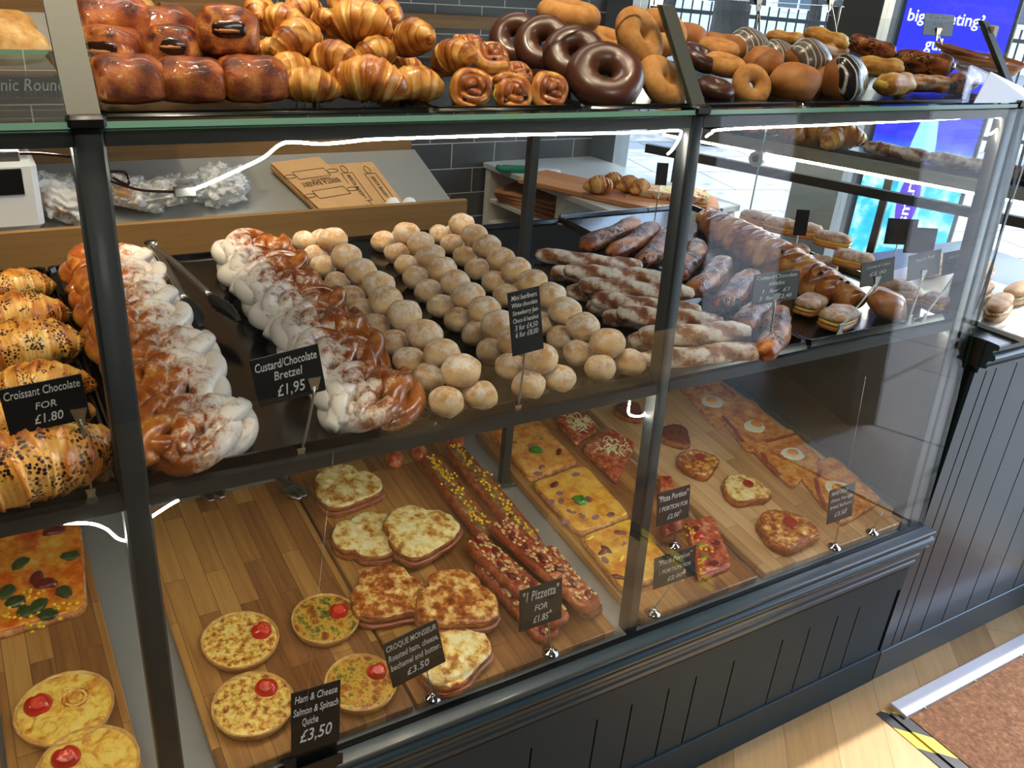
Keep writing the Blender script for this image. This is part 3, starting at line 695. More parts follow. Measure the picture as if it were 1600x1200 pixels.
M_CRUMB = food('bread_crumb', [(.3, '#d0a25c'), (.6, '#e9cc90'), (.8, '#f2e0b4')], 80, .8, .5)
M_HAM = plain('ham', '#a2604c', .35, 0, .2, var=.25, scale=90, bump=.3)
M_TART = food('tart_crust', [(.3, '#a8692a'), (.55, '#d3a258'), (.8, '#e8c888')], 50, .6, .4)
M_QHAM = food('ham_quiche_filling', [(.32, '#7a3010'), (.42, '#b86a28'), (.49, '#e2ac48'), (.58, '#f3d87c'), (.85, '#f9eaa6')], 105, .3, .5, coat=.35)
M_QPLAIN = food('cheese_quiche_filling', [(.28, '#8a3c10'), (.4, '#d38a2e'), (.52, '#f2c95a'), (.75, '#f9e48a')], 42, .28, .4, coat=.4, dist=1.0)
k_ = dict(speck=('#3c4a1e', 70, .5))
M_QSPIN = food('spinach_quiche_filling', [(.3, '#6b2a10'), (.42, '#9a5a1c'), (.50, '#d9a840'), (.57, '#7d7428'), (.61, '#4c5520'), (.66, '#5a5a24'), (.69, '#e6c060'), (.85, '#f3dc8a')], 50, .32, .6, coat=.3)
M_TOMATO = plain('tomato_skin', '#c4180c', .15, 0, .5, var=.12, scale=60)
M_TOMIN = plain('tomato_flesh', '#d8432a', .25, 0, .3, var=.3, scale=160, bump=.3)
M_PIZ = food('pizza_cheese', [(.28, '#a83c12'), (.42, '#d87a28'), (.55, '#eca84c'), (.7, '#f4cf84'), (.85, '#f8e3b0')], 42, .3, .5, coat=.35)
M_PIZY = food('pizza_cheese_yellow', [(.28, '#b8521a'), (.42, '#e09030'), (.56, '#f2bd4c'), (.75, '#f7db86')], 36, .3, .5, coat=.35)
M_PIZR = food('pizza_tomato', [(.3, '#7a1c0e'), (.44, '#a33a22'), (.55, '#c8683e'), (.68, '#e8bd88')], 75, .28, .6, coat=.4)
M_PIZST = food('pizzetta_topping', [(.3, '#5e1008'), (.43, '#9a2c16'), (.53, '#c25a34'), (.62, '#dfae7a'), (.8, '#f0dcae')], 75, .3, .8, coat=.3, detail=8)
M_PIZCO = food('tuna_corn_topping', [(.3, '#5e3418'), (.46, '#8a6038'), (.6, '#a88452'), (.8, '#cfb47e')], 80, .4, .8, coat=.2)
M_PIZSP = food('spinach_pizza_topping', [(.3, '#c2340c'), (.44, '#e26a18'), (.56, '#f0a030'), (.75, '#f6cc60')], 30, .25, .6, coat=.5)
M_EDGEP = food('pizza_base', [(.3, '#8a3a14'), (.5, '#c98848'), (.75, '#e8c48c')], 70, .7, .5)
M_EGGS = food('baked_egg_slab', [(.28, '#8e3a10'), (.42, '#c87028'), (.56, '#e6a44e'), (.75, '#f2cf88')], 40, .3, .5, coat=.35)
M_EGGW = plain('egg_white', '#f4efcf', .25, 0, .3, var=.04, scale=60)
M_YOLK = plain('egg_yolk', '#ee9a14', .18, 0, .4, var=.08, scale=60)
M_BACON = plain('bacon', '#9c4038', .35, 0, .2, var=.35, scale=70, bump=.3)
M_PEPP = plain('pepperoni', '#a01c10', .25, 0, .35, var=.25, scale=180, bump=.3)
M_SAUS = plain('sausage', '#946468', .35, 0, .2, var=.15, scale=150)
M_CHOR = plain('chorizo', '#6e1616', .3, 0, .3, var=.3, scale=150, bump=.4)
M_BASIL = plain('basil', '#3f8a26', .3, 0, .3, var=.25, scale=80, bump=.3)
M_CORN = plain('sweetcorn', '#f2c21c', .25, 0, .3, var=.1, scale=200)
M_SHRED = plain('shredded_cheese', '#efe6b4', .4, var=.05, scale=100)
M_FLAKE = plain('melted_flakes', '#d9b878', .35, 0, .2, var=.2, scale=100)
M_PEPGR = plain('pickled_pepper', '#7c8a2a', .25, 0, .3, var=.2, scale=120)
# ================================================================ food shapes
def nz(*v): return noise.noise(Vector(v))
def croissant(name, L=.08, seed=0, bend=.95, mat=None, fat=1.0, sup=None):
    b = MB(); N = 84; R = L*.55; pts = []; rad = []
    for i in range(N):
        t = -1+2*i/(N-1); a = t*bend
        pts.append((R*math.sin(a)/math.sin(bend)*1.0, R*(math.cos(a)-1)*.9+.012*L, L*.31*fat*(1-.45*abs(t)**1.5)))
        e = max(0.0, 1-abs(t)**2.2)
        rad.append(L*.335*fat*(.14+.86*e**.95) if 0 < i < N-1 else L*.02)
    nb = 4.3
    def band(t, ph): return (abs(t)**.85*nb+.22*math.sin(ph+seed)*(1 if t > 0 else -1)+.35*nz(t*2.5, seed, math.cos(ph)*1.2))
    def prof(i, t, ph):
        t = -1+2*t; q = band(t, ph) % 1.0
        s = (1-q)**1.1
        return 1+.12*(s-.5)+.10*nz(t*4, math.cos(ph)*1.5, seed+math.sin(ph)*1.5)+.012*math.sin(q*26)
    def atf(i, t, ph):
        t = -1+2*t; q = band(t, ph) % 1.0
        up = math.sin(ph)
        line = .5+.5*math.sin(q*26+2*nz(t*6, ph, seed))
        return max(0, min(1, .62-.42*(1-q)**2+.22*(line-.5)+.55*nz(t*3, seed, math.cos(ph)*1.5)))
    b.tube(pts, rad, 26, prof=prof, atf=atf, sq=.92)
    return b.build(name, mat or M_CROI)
def pain_choc(name, seed=0, w_=.088, mat=None, slot=True):
    r = empty(name); b = MB()
    W_, D_, H_ = w_, .076, .062
    rings = []; at = []; N = 34
    for i in range(N+1):
        t = -1+2*i/N; x = t*W_/2; e = max(.02, (1-abs(t)**3.4)**.5 if abs(t) < 1 else 0); ring = []
        for j in range(40):
            ph = 2*PI*j/40; c, s = math.cos(ph), math.sin(ph)
            yy = math.copysign(abs(c)**.78, c); zz = math.copysign(abs(s)**(.8 if s > 0 else .5), s)
            lay = .02*math.sin(ph*7+seed)*(abs(t)**3)+.035*math.exp(-((ph-1.0-.3*nz(t*2, seed, 0))/.10)**2)
            k = 1+.07*nz(t*2.2, c*1.6+seed, s*1.6)+lay
            z = H_*.42+zz*(H_*.58 if s > 0 else H_*.42)*k*(.62+.38*e)
            ring.append((x*(1+.04*nz(c, s, seed)), yy*D_/2*k*(.60+.40*e), max(0, z)))
            at.append(min(1, max(0, .42+.75*nz(t*1.8, c*1.5, seed+s*1.5)-.25*s*s+.5*math.exp(-((ph-1.0)/.16)**2)+(.3*math.sin(ph*9) if abs(t) > .85 else 0))))
        rings.append(ring)
    b.rings(rings, True, True, 0, at); b.build('crust', mat or M_PAC, r)
    if slot:
        b = MB(); sx = -1; X = -W_*.47
        b.ell((X, 0, H_*.50), (.005, D_*.30, H_*.20), 24, 10, ns=.25, nsc=1.5, seed=seed); b.build('chocolate_filling', M_CHOCO, r)
        b = MB(); b.ell((X-.003, .002, H_*.48), (.004, D_*.19, H_*.045), 16, 8, ns=.5, nsc=2.5, seed=seed+1); b.build('dough_core', M_BUN, r)
        b = MB(); b.tube([(X+.004, math.cos(a)*D_*.35, H_*.50+math.sin(a)*H_*.28) for a in [.15+x*2.85/24 for x in range(25)]], [.0028]*25, 8); b.build('dough_fold', M_PAC, r)
    return r
def ringdonut(name, R=.0315, r_=.0225, mat=None, seed=0, glaze=None, half=False):
    rt = empty(name); b = MB(); n1, n2 = 44, 22
    def torus(b, rr, lo, hi, mi, n2=22, cover=0):
        rings = []
        for i in range(n1):
            a = 2*PI*i/n1; ring = []
            q = rr*(1+.05*nz(math.cos(a)*1.4, math.sin(a)*1.4, seed))
            for j in range(n2+1 if cover else n2):
                ph = (lo+(hi-lo)*j/n2); wv = .06*nz(math.cos(a)*4, math.sin(a)*4, seed+3) if cover else 0
                if cover: ph = lo+(hi-lo)*j/n2*(1+wv)
                x = R*(1+.03*nz(math.cos(a), math.sin(a), seed+9))+q*math.cos(ph)
                ring.append((x*math.cos(a), x*math.sin(a), r_*.92+q*.92*math.sin(ph)))
            rings.append(ring)
        vs = [v for r in rings for v in r]; m_ = len(rings[0]); fs = []
        for i in range(n1):
            for j in range(m_-1 if cover else m_):
                a_, b_ = i*m_+j, i*m_+(j+1) % m_; c_ = ((i+1) % n1)*m_+j; d_ = ((i+1) % n1)*m_+(j+1) % m_
                fs.append((a_, c_, d_, b_))
        b.add(vs, fs, mi)
    torus(b, r_, 0, 2*PI, 0); b.build('dough', mat or M_DONUT, rt)
    if glaze:
        b = MB(); torus(b, r_*1.045, -.55, PI+.55, 0, 22, 1); b.build('icing', glaze, rt)
    return rt
def bun(name, r=(.045, .04, .033), mat=None, seed=0, glaze=None):
    rt = empty(name); b = MB(); b.ell((0, 0, r[2]*.95), r, 30, 20, ns=.10, nsc=1.3, seed=seed, pw=.9); b.build('dough', mat or M_BUN, rt)
    if glaze:
        b = MB(); n = 36; rings = []
        for i in range(16):
            ring = []
            for j in range(n):
                a = 2*PI*j/n; th = (.02+i/15*1.42)*(1+.05*math.sin(a*5+seed)); d = (math.sin(th)*math.cos(a), math.sin(th)*math.sin(a), math.cos(th))
                e = [math.copysign(abs(q)**.9, q) for q in d]; k = (1+.10*noise.noise(Vector((d[0]*1.3+seed*7.1, d[1]*1.3, d[2]*1.3))))*(1.035 if i < 15 else .99)
                ring.append((e[0]*r[0]*k, e[1]*r[1]*k, r[2]*.95+e[2]*r[2]*k))
            rings.append(ring)
        b.rings(rings, True, False); b.build('icing', glaze, rt)
    return rt
def berliner(name, seed=0, r=.0245):
    b = MB(); b.ell((0, 0, r*.80), (r, r, r*.83), 26, 16, ns=.09, nsc=1.5, seed=seed, pw=.93, atf=lambda d: 1-min(1, abs(d[2]-.05)*2.2)); return b.build(name, M_BERL)
def swirl(name, R=.036, seed=0, raisins=6):
    r = empty(name); b = MB(); P = []; rad = []; N = 130
    for i in range(N):
        t = i/(N-1); a = t*2*PI*2.6+seed; q = R*(.08+.86*t)
        P.append((q*math.cos(a), q*math.sin(a), .013+.004*math.sin(a*3)+(.006*(1-t)))); rad.append(.0088*(1-.1*t)*(1+.18*nz(a, seed, 0)))
    b.tube(P, rad, 14, sq=1.35, atf=lambda i, t, ph: max(0, min(1, .35+.45*t+.5*nz(t*20, ph, seed)-.3*math.sin(ph))))
    b.build('rolled_dough', M_SWIRL, r)
    b = MB(); b.ell((0, 0, .010), (R*.9, R*.9, .0095), 26, 8, ns=.15, nsc=4, seed=seed); b.build('custard', M_CREAM, r)
    rd = random.Random(seed)
    for i in range(raisins):
        a = rd.random()*6.28; q = R*(.2+.6*rd.random()); b = MB(); b.ell((q*math.cos(a), q*math.sin(a), .0235), (.0052, .004, .0032), 10, 7, ns=.4, nsc=2, seed=i); b.build('raisin', M_RAISIN, r)
    return r
def strand(b, P, rad, seed, seg=12):
    n = len(P); rr = [rad*(.55+.45*math.sin(PI*min(1, max(0, .06+.88*i/(n-1))))**.5) for i in range(n)]
    b.tube(P, rr, seg, prof=lambda i, t, ph: 1+.14*nz(t*3, math.cos(ph)*1.3+seed, math.sin(ph)*1.3)+.03*math.sin(ph*6+t*5), atf=lambda i, t, ph: max(0, min(1, .4+.55*nz(t*8, ph, seed)+.3*math.sin(ph*2+t*25))), sq=.9)
def bretzel(name, mat, seed=0, W_=.155, D_=.125):
    """a sweet braided pretzel: oval rim of two twisted strands, folded strands crossing inside"""
    b = MB(); N = 80
    for s in (0, PI):
        P = []
        for i in range(N+1):
            a = 2*PI*i/N; tw = a*2+s+seed
            rx, ry = W_*.40+.010*math.cos(tw), D_*.38+.010*math.cos(tw)
            P.append((rx*math.cos(a)*(1+.05*math.cos(3*a+seed)), ry*math.sin(a), .019+.010*math.sin(tw)))
        b.tube(P, .0150, 14, prof=lambda i, t, ph: 1+.12*nz(t*6, math.cos(ph)+seed+s, math.sin(ph)), atf=lambda i, t, ph: max(0, min(1, .4+.6*nz(t*14, ph, seed)+.2*math.sin(t*60+ph*2))))
    for kx, bow in ((-.33, .010), (-.20, -.010), (-.07, .012), (.07, -.012), (.20, .010), (.33, -.010)):
        P = []
        for i in range(26):
            t = i/25; P.append((W_*kx+bow*math.sin(t*2*PI)+(t-.5)*.045, -D_*.44+D_*.88*t*(1-.15*abs(kx)*3), .024+.013*math.sin(PI*t)+.004*math.sin(t*9+seed+kx*9)))
        strand(b, P, .0150, seed+kx, 16)
    b.ell((0, 0, .014), (W_*.36, D_*.33, .013), 24, 8, ns=.1)
    return b.build(name, mat)
def stick(name, L=.19, r=.017, mat=None, seed=0, twist=3.0, sq=.75, fr=.32):
    b = MB(); N = 56; P = [(-L/2+L*i/(N-1), .003*math.sin(i*.15+seed), r*sq) for i in range(N)]
    rad = [r*(1-abs(-1+2*i/(N-1))**7*.45) for i in range(N)]; rad[0] *= .35; rad[-1] *= .35
    def prof(i, t, ph):
        return 1+fr*.5*(abs(math.cos((ph+twist*2*PI*t*.5+seed)))-.6)+.10*nz(t*10, math.cos(ph)*2+seed, math.sin(ph)*2)+.05*nz(t*30, ph*2, seed)+.035*math.sin(ph*7+twist*6*t+2*nz(t*5, ph, seed))
    b.tube(P, rad, 26, prof=prof, sq=sq, atf=lambda i, t, ph: max(0, min(1, .5+.45*math.cos((ph+twist*PI*t+seed)*2)*.7+.4*nz(t*14, ph, seed))))
    return b.build(name, mat)
def plait(name, L=.62, w_=.045, mat=None, seed=0, nr=24):
    r = empty(name); b = MB(); N = 150
    for s in range(3):
        P = []
        for i in range(N):
            t = i/(N-1); a = t*2*PI*4.5+s*2*PI/3; tp = min(1, 4*min(t, 1-t)+.35)
            P.append((-L/2+L*t, w_*.5*math.sin(a)*tp, .024+.009*math.cos(2*a)*tp))
        strand(b, P, .023, seed+s, 14)
    b.build('braided_dough', mat, r)
    rd = random.Random(seed); b = MB()
    for i in range(nr): b = MB(); b.ell((rd.uniform(-L*.45, L*.45), rd.uniform(-.02, .02), .046), (.005, .004, .003), 8, 6, ns=.4, nsc=2, seed=i); b.build('raisin', M_RAISIN, r)
    return r
def rrect(w_, d_, n=9, pw=.32):
    out = []
    for i in range(4*n):
        a = 2*PI*i/(4*n); c, s = math.cos(a), math.sin(a)
        out.append((math.copysign(abs(c)**pw, c)*w_/2, math.copysign(abs(s)**pw, s)*d_/2))
    return out
def slicepts(w_, d_, kind='croque', seed=0, n=44):
    out = []
    for i in range(n):
        a = 2*PI*i/n; q = 1
        if kind == 'croque':   # cottage loaf slice: broad cap, waist, narrower base
            q = 1.02+.10*math.cos(3*(a-PI/2))-.13*math.exp(-(((a-PI*.5+1.0+PI) % (2*PI)-PI)/.2)**2)-.13*math.exp(-(((a-PI*.5-1.0+PI) % (2*PI)-PI)/.2)**2)
        elif kind == 'toast':
            q = 1+.10*math.cos(3*(a-PI/2))+.05*math.cos(2*a)
        q *= 1+.05*nz(math.cos(a)*2, math.sin(a)*2, seed)
        c, s = math.cos(a), math.sin(a)
        out.append((math.copysign(abs(c)**.85, c)*w_/2*q, math.copysign(abs(s)**.85, s)*d_/2*q))
    return out
def croque(name, seed=0, w_=.12, d_=.095, cheese=None):
    r = empty(name); o = slicepts(w_, d_, 'croque', seed)
    b = MB(); b.slab(o, .011, .003, ns=.001, seed=seed, edge=.02); b.build('lower_slice', M_TOASTCR, r)
    b = MB(); b.slab([(x*1.0+.001, y*1.01-.002) for x, y in o], .0035, .0015, ns=.003, seed=seed+2, z0=.010, edge=.08); b.build('ham', M_HAM, r)
    b = MB(); b.slab([(x*.98, y*.98) for x, y in o], .011, .003, ns=.001, seed=seed, z0=.0135, edge=.03); b.build('upper_slice', M_TOASTCR, r)
    b = MB(); b.slab([(x*.97, y*.97) for x, y in o], .005, .0028, top=.003, ns=.0035, nsc=70, seed=seed+5, z0=.0235, edge=.07, steps=12); b.build('melted_cheese', cheese or M_CHEESE, r)
    return r
def toast(name, seed=0, w_=.105, d_=.085, mat=None):
    r = empty(name); o = slicepts(w_, d_, 'toast', seed)
    b = MB(); b.slab(o, .020, .004, ns=.002, seed=seed, edge=.10); b.build('bread', M_TOASTCR, r)
    b = MB(); b.slab([(x*.93, y*.93) for x, y in o], .006, .003, top=.002, ns=.004, nsc=60, seed=seed+5, z0=.0185, edge=.10, steps=12); b.build('melted_cheese', mat or M_CHEESE2, r)
    b = MB(); b.slab([(.008+.0145*math.cos(a), .004+.0145*math.sin(a)) for a in [x*2*PI/24 for x in range(24)]], .004, .001, ns=.001, z0=.0300); b.build('pepperoni', M_PEPP, r)
    return r
def tomato(parent, x, y, z, yaw, s=1.0):
    t = MB(); n = 30; o = []
    for i in range(n):
        a = 2*PI*i/n; q = .0165*s*(1-.22*math.exp(-(((a-PI/2+PI) % (2*PI)-PI)/.3)**2)); o.append((q*math.cos(a)*1.05, q*math.sin(a)))
    t.slab(o, .013*s, .0075*s, top=.003, ns=.0006, nsc=100)
    q = t.build('tomato_half', M_TOMATO, parent); q.location = (x, y, z); q.rotation_euler = (.25, 0, yaw)
    t = MB(); t.slab([(p[0]*.55, p[1]*.55-.002) for p in o], .003, .001, z0=.0135*s, ns=.001, nsc=300); f = t.build('cut_face', M_TOMIN, q)
    return q
def quiche(name, mat, seed=0, R=.0605, tom=(.026, .008), tyaw=0, rd=False):
    r = empty(name); b = MB(); n = 60; flt = (lambda a: 1+.010*abs(math.sin(a*15))) if True else None
    b.lathe([(0, 0), (R*.88, 0), (R*.97, .012), (R, .0195), (R*.985, .0205), (R*.955, .020), (R*.93, .0165), (0, .015)], n, wob=lambda a: (1+.008*math.sin(a*3+seed))*(1+.007*math.cos(a*18))); b.build('pastry_case', M_TART, r)
    b = MB(); b.slab([(R*.945*math.cos(a), R*.945*math.sin(a)) for a in [2*PI*i/40 for i in range(40)]], .004, .002, top=.0015, ns=.0022, nsc=90, seed=seed, z0=.0145, steps=14); b.build('filling', mat, r)
    if rd:
        b = MB()
        for q in (.4, .62): b.tube([(.014+R*.42*q*math.cos(a), .010+R*.42*q*math.sin(a), .0195) for a in [x*2*PI/30 for x in range(31)]], .0015, 6)
        b.build('onion_ring', M_CHEESE2, r)
    tomato(r, tom[0], tom[1], .0175, tyaw); return r
def quadslab(name, pix, h, mbase, mtop, label, cat, group, hh=.02, seed=0, top=.001, ns=.002, sub=10, edge=.02):
    """flat cut slab given by its four corners on the display floor"""
    P = [atB(x, y, hh) for x, y in pix]; c = sum(P)/4; c = np.array([c[0], c[1], ZB+hh+SL*c[1]])
    L = []
    for i in range(4):
        a, d = P[i], P[(i+1) % 4]
        for j in range(sub):
            t = j/sub; q = a+(d-a)*t; L.append((q[0]-c[0], q[1]-c[1]))
    # rounded corners
    L2 = []
    n = len(L)
    for i in range(n):
        L2.append(((L[i-1][0]+2*L[i][0]+L[(i+1) % n][0])/4, (L[i-1][1]+2*L[i][1]+L[(i+1) % n][1])/4))
    if sum(L2[i-1][0]*L2[i][1]-L2[i][0]*L2[i-1][1] for i in range(n)) < 0: L2 = L2[::-1]
    r = empty(name, tuple(c), (math.atan(SL), 0, 0)); tag(r, label, cat, group)
    b = MB(); b.slab(L2, h, h*.3, ns=.0008, seed=seed, edge=edge); b.build('dough_base', mbase, r)
    b = MB(); b.slab([(x*.965, y*.965) for x, y in L2], h*.35, h*.15, top=top, ns=ns, nsc=60, seed=seed, z0=h*.9, edge=edge*2, steps=14); b.build('topping', mtop, r)
    r['top'] = h*1.2; return r, c
def local(r, px, py, hh=.03):
    P = atB(px, py, hh); c = r.location; return P[0]-c[0], (P[1]-c[1])
def disc(parent, name, px, py, rad, mat, hh, th=.003, el=1.0, yaw=0, seed=0, ns=.0008):
    x, y = local(parent, px, py, .02+hh); b = MB()
    cs, sn = math.cos(yaw), math.sin(yaw)
    o = [(rad*math.cos(a)*cs-rad*el*math.sin(a)*sn, rad*math.cos(a)*sn+rad*el*math.sin(a)*cs) for a in [t*2*PI/20 for t in range(20)]]
    b.slab(o, th, th*.35, ns=ns, nsc=120, seed=seed, edge=.08); q = b.build(name, mat, parent); q.location = (x, y, hh-.0006); return q
def blob(parent, name, px, py, size, mat, hh, yaw=0, seed=0):
    x, y = local(parent, px, py, .02+hh); b = MB(); b.ell((0, 0, 0), size, 16, 10, ns=.35, nsc=1.6, seed=seed); q = b.build(name, mat, parent); q.location = (x, y, hh+size[2]*.3); q.rotation_euler = (0, 0, yaw); return q
def basil(parent, px, py, hh, yaw=0, s=1.0):
    x, y = local(parent, px, py, .02+hh); b = MB()
    for sg in (-1, 1):
        P = [(sg*.002, -.012*s, 0), (sg*.006, -.004*s, .004), (sg*.006, .006*s, .005), (sg*.001, .015*s, .002)]
        b.tube(P, [.002*s, .0062*s, .0062*s, .001*s], 12, sq=.35)
    q = b.build('basil_leaf', M_BASIL, parent); q.location = (x, y, hh+.003); q.rotation_euler = (0, 0, yaw); return q
# ================================================================ putting things in place
D = math.radians
def R3(yaw, pitch, roll, slope=0): return Matrix.Rotation(slope, 3, 'X') @ Matrix.Rotation(yaw, 3, 'Z') @ Matrix.Rotation(pitch, 3, 'Y') @ Matrix.Rotation(roll, 3, 'X')
def plT(proto, px, py, Y, wpx, nom, yaw=0, pitch=0, roll=0, label=None, cat=None, group=None, hc=.02):
    P = atY(px, py, Y); s = wpx*dist(P)/FPX/nom
    s = s*1.0; off = R3(D(yaw), D(pitch), D(roll)) @ Vector((0, 0, hc*s))
    loc = Vector(P)-off; loc.z = max(loc.z, ZT+.010 if abs(pitch)+abs(roll) < 25 else ZT+.014)
    return put(proto, loc, D(yaw), D(pitch), D(roll), s, label, cat, group)
def plM(proto, px, py, hc=.02, sc=1, yaw=0, pitch=0, roll=0, label=None, cat=None, group=None, lift=0):
    P = atM(px, py, .004+(hc+lift)*1); return put(proto, (P[0], P[1], ZM+.0045+lift), D(yaw), D(pitch), D(roll), sc, label, cat, group)
def plB(proto, px, py, hc=.02, sc=1, yaw=0, pitch=0, roll=0, label=None, cat=None, group=None, lift=0, base=.0205):
    P = atB(px, py, base+hc+lift); return put(proto, (P[0], P[1], ZB+base+lift+SL*P[1]), D(yaw), D(pitch), D(roll), sc, label, cat, group, slope=math.atan(SL))
# ---------------------------------------------------------------- top shelf
CR = [croissant('croissant', .08, 1), croissant('croissant', .08, 4, bend=1.15, fat=1.08), croissant('croissant', .08, 7, bend=.75, fat=.95)]
PC = [pain_choc('pain_au_chocolat', 1), pain_choc('pain_au_chocolat', 5), pain_choc('pain_au_chocolat', 8, slot=False)]
G = 'chocolate filled buns at the left of the top shelf'
for i, (px, py, Y, w_, yaw, pt, rl, lab) in enumerate([
    (200, 131, .125, 112, 12, 0, 0, 'dark glazed bun in the front row right beside the guard bar'),
    (299, 130, .125, 104, -8, 0, 0, 'dark glazed bun second from the left in the front row'),
    (394, 134, .125, 106, 5, 0, 0, 'dark glazed bun at the right end of the front row, touching the croissants'),
    (180, 88, .20, 118, 60, 8, 0, 'bun of the middle tier with a chocolate groove, behind the leftmost front bun'),
    (272, 82, .20, 110, 75, 10, 0, 'bun with dark chocolate showing, behind the gap of the first two front buns'),
    (355, 56, .185, 120, 78, 8, 0, 'topmost dark bun showing a dark chocolate slot, beside the croissant heap'),
    (175, 40, .26, 116, 10, -5, 0, 'pale topped bun at the very top left of the bun pile'),
    (254, 50, .27, 100, 20, -4, 0, 'bun half hidden in the back of the bun pile'),
    (330, 100, .24, 100, 0, 0, 0, 'bun buried in the middle of the pile under the topmost dark bun')]):
    plT(PC[(2, 2, 2, 0, 1, 0, 2, 2, 2)[i]], px, py, Y, w_, .094, yaw, pt, rl, lab, 'bun', G, .026)
G = 'butter croissants heaped on the top shelf'
cl = [(574, 141, .105, 100, 150, 0, 25, 'large croissant lying at the front centre of the heap'),
    (647, 140, .115, 74, 170, 0, 10, 'croissant at the right end of the front row, half in shadow'),
    (484, 141, .115, 84, 165, 0, 5, 'croissant at the left end of the front row, next to the dark bun'),
    (518, 96, .155, 76, 120, 15, 40, 'upright oval croissant with a browned tip above the front row'),
    (590, 86, .18, 62, 200, 0, 30, 'small croissant in the middle of the heap under the highest ones'),
    (645, 62, .165, 80, 100, 20, 40, 'tall croissant leaning at the right of the heap'),
    (706, 92, .15, 72, 110, 25, 50, 'pale croissant standing at the right edge of the heap beside the swirls'),
    (556, 38, .21, 82, 140, 10, 45, 'big round croissant on top of the heap'),
    (504, 34, .235, 50, 100, 30, 30, 'dark browned croissant tip on top of the heap'),
    (604, 26, .26, 62, 80, 10, 30, 'croissant at the top right behind the big round one'),
    (468, 66, .19, 78, 215, 0, 30, 'golden croissant lying diagonally in the left half of the heap'),
    (440, 36, .22, 74, 130, 10, 40, 'croissant standing at the upper left of the heap'),
    (405, 22, .25, 66, 60, 10, 30, 'croissant peeking over the dark bun at the top left'),
    (452, 112, .16, 64, 190, 0, 20, 'flat pale croissant between the dark bun and the front row'),
    (474, 14, .27, 60, 20, 0, 20, 'croissant at the top edge left of the dark tip'),
    (428, 82, .20, 56, 180, 0, 20, 'pale croissant lying just right of the topmost dark bun'),
    (545, 4, .28, 70, 30, 0, 20, 'croissant at the top edge behind the big round one'),
    (620, 110, .22, 80, 10, 0, 0, 'croissant hidden low between the front row and the tall one'),
    (560, 70, .26, 80, 90, 0, 10, 'croissant hidden inside the middle of the heap')]
for i, (px, py, Y, w_, yaw, pt, rl, lab) in enumerate(cl):
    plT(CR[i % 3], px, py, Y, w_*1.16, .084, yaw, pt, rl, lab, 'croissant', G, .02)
SW = [swirl('raisin_swirl', .036, 1), swirl('raisin_swirl', .036, 5, 5)]
G = 'raisin swirls on the top shelf'
for i, (px, py, Y, w_, yaw, pt, rl, lab) in enumerate([
    (738, 138, .10, 70, 20, 0, 62, 'raisin swirl nearest the croissants, standing on edge'), (801, 146, .10, 68, 60, 0, 58, 'middle raisin swirl of the front row'),
    (861, 142, .095, 68, 110, 0, 60, 'raisin swirl beside the chocolate doughnut'), (806, 112, .15, 60, 200, 0, 20, 'small swirl lying behind the middle swirl'),
    (768, 88, .17, 72, 250, 0, 25, 'raisin swirl lying on the back of the pile next to the chocolate doughnuts'), (738, 66, .22, 56, 300, 0, 15, 'raisin swirl at the very back of the pile'),
    (770, 118, .16, 64, 20, 0, 10, 'raisin swirl hidden in the middle of the pile')]):
    q = plT(SW[i % 2], px, py, Y, w_, .074, 0, 0, 0, lab, 'pastry', G, .012)
    q.rotation_euler = (D(rl), 0, D(rd_ := 8*(i-2))); 
    P = atY(px, py, Y); q.location = Vector(P)-(q.rotation_euler.to_matrix() @ Vector((0, 0, .012)))
DC = ringdonut('ring_doughnut', mat=M_CGLAZE, seed=2); DC.children[0].name = 'glazed_ring'
DS = ringdonut('ring_doughnut', mat=M_DONUT, seed=5)
def stand(o, px, py, Y, rx, rz, hc=.018):
    o.rotation_euler = (D(rx), 0, D(rz)); P = atY(px, py, Y); o.location = Vector(P)-(o.rotation_euler.to_matrix() @ Vector((0, 0, hc)))*o.scale[0]
def donut(proto, px, py, Y, w_, rx, rz, lab, g):
    o = plT(proto, px, py, Y, w_, .106, 0, 0, 0, lab, 'doughnut', g); stand(o, px, py, Y, rx, rz); return o
G = 'chocolate glazed ring doughnuts on the top shelf'
donut(DC, 945, 121, .115, 122, 40, -28, 'frontmost chocolate ring doughnut leaning on the row behind', G)
donut(DC, 897, 88, .165, 100, 48, -32, 'second chocolate ring doughnut of the leaning row', G)
donut(DC, 850, 70, .205, 94, 55, -38, 'third chocolate ring doughnut of the leaning row', G)
donut(DC, 806, 62, .24, 84, 60, -42, 'rearmost chocolate ring doughnut next to the raisin swirls', G)
donut(DC, 860, 120, .20, 96, 10, 0, 'chocolate ring doughnut lying hidden behind the front swirls', G)
donut(DC, 1117, 140, .13, 62, 12, 0, 'chocolate ring doughnut just right of the middle guard bar', G)
donut(DC, 1092, 92, .20, 66, 25, 20, 'dark chocolate ring doughnut behind the middle guard bar', G)
G = 'sugared ring doughnuts on the top shelf'
donut(DS, 888, 26, .25, 100, 6, 0, 'sugared ring doughnut lying flat on top of the chocolate ones', G)
donut(DS, 997, 60, .17, 96, 58, 18, 'big upright sugared ring doughnut left of the middle guard bar', G)
donut(DS, 1034, 130, .12, 92, 46, 20, 'sugared ring doughnut at the front, partly behind the middle guard bar', G)
donut(DS, 1030, 52, .24, 86, 40, -20, 'sugared ring doughnut behind the big upright one', G)
donut(DS, 950, 72, .24, 84, 20, 10, 'sugared ring doughnut tucked behind the chocolate row', G)
donut(DS, 1000, 112, .22, 84, 5, 10, 'sugared ring doughnut buried under the big upright one', G)
donut(DS, 1130, 103, .18, 70, 10, 0, 'sugared ring doughnut lying edge on behind the small upright one', G)
donut(DS, 1173, 134, .125, 66, 62, -12, 'small upright sugared ring doughnut right of the middle guard bar', G)
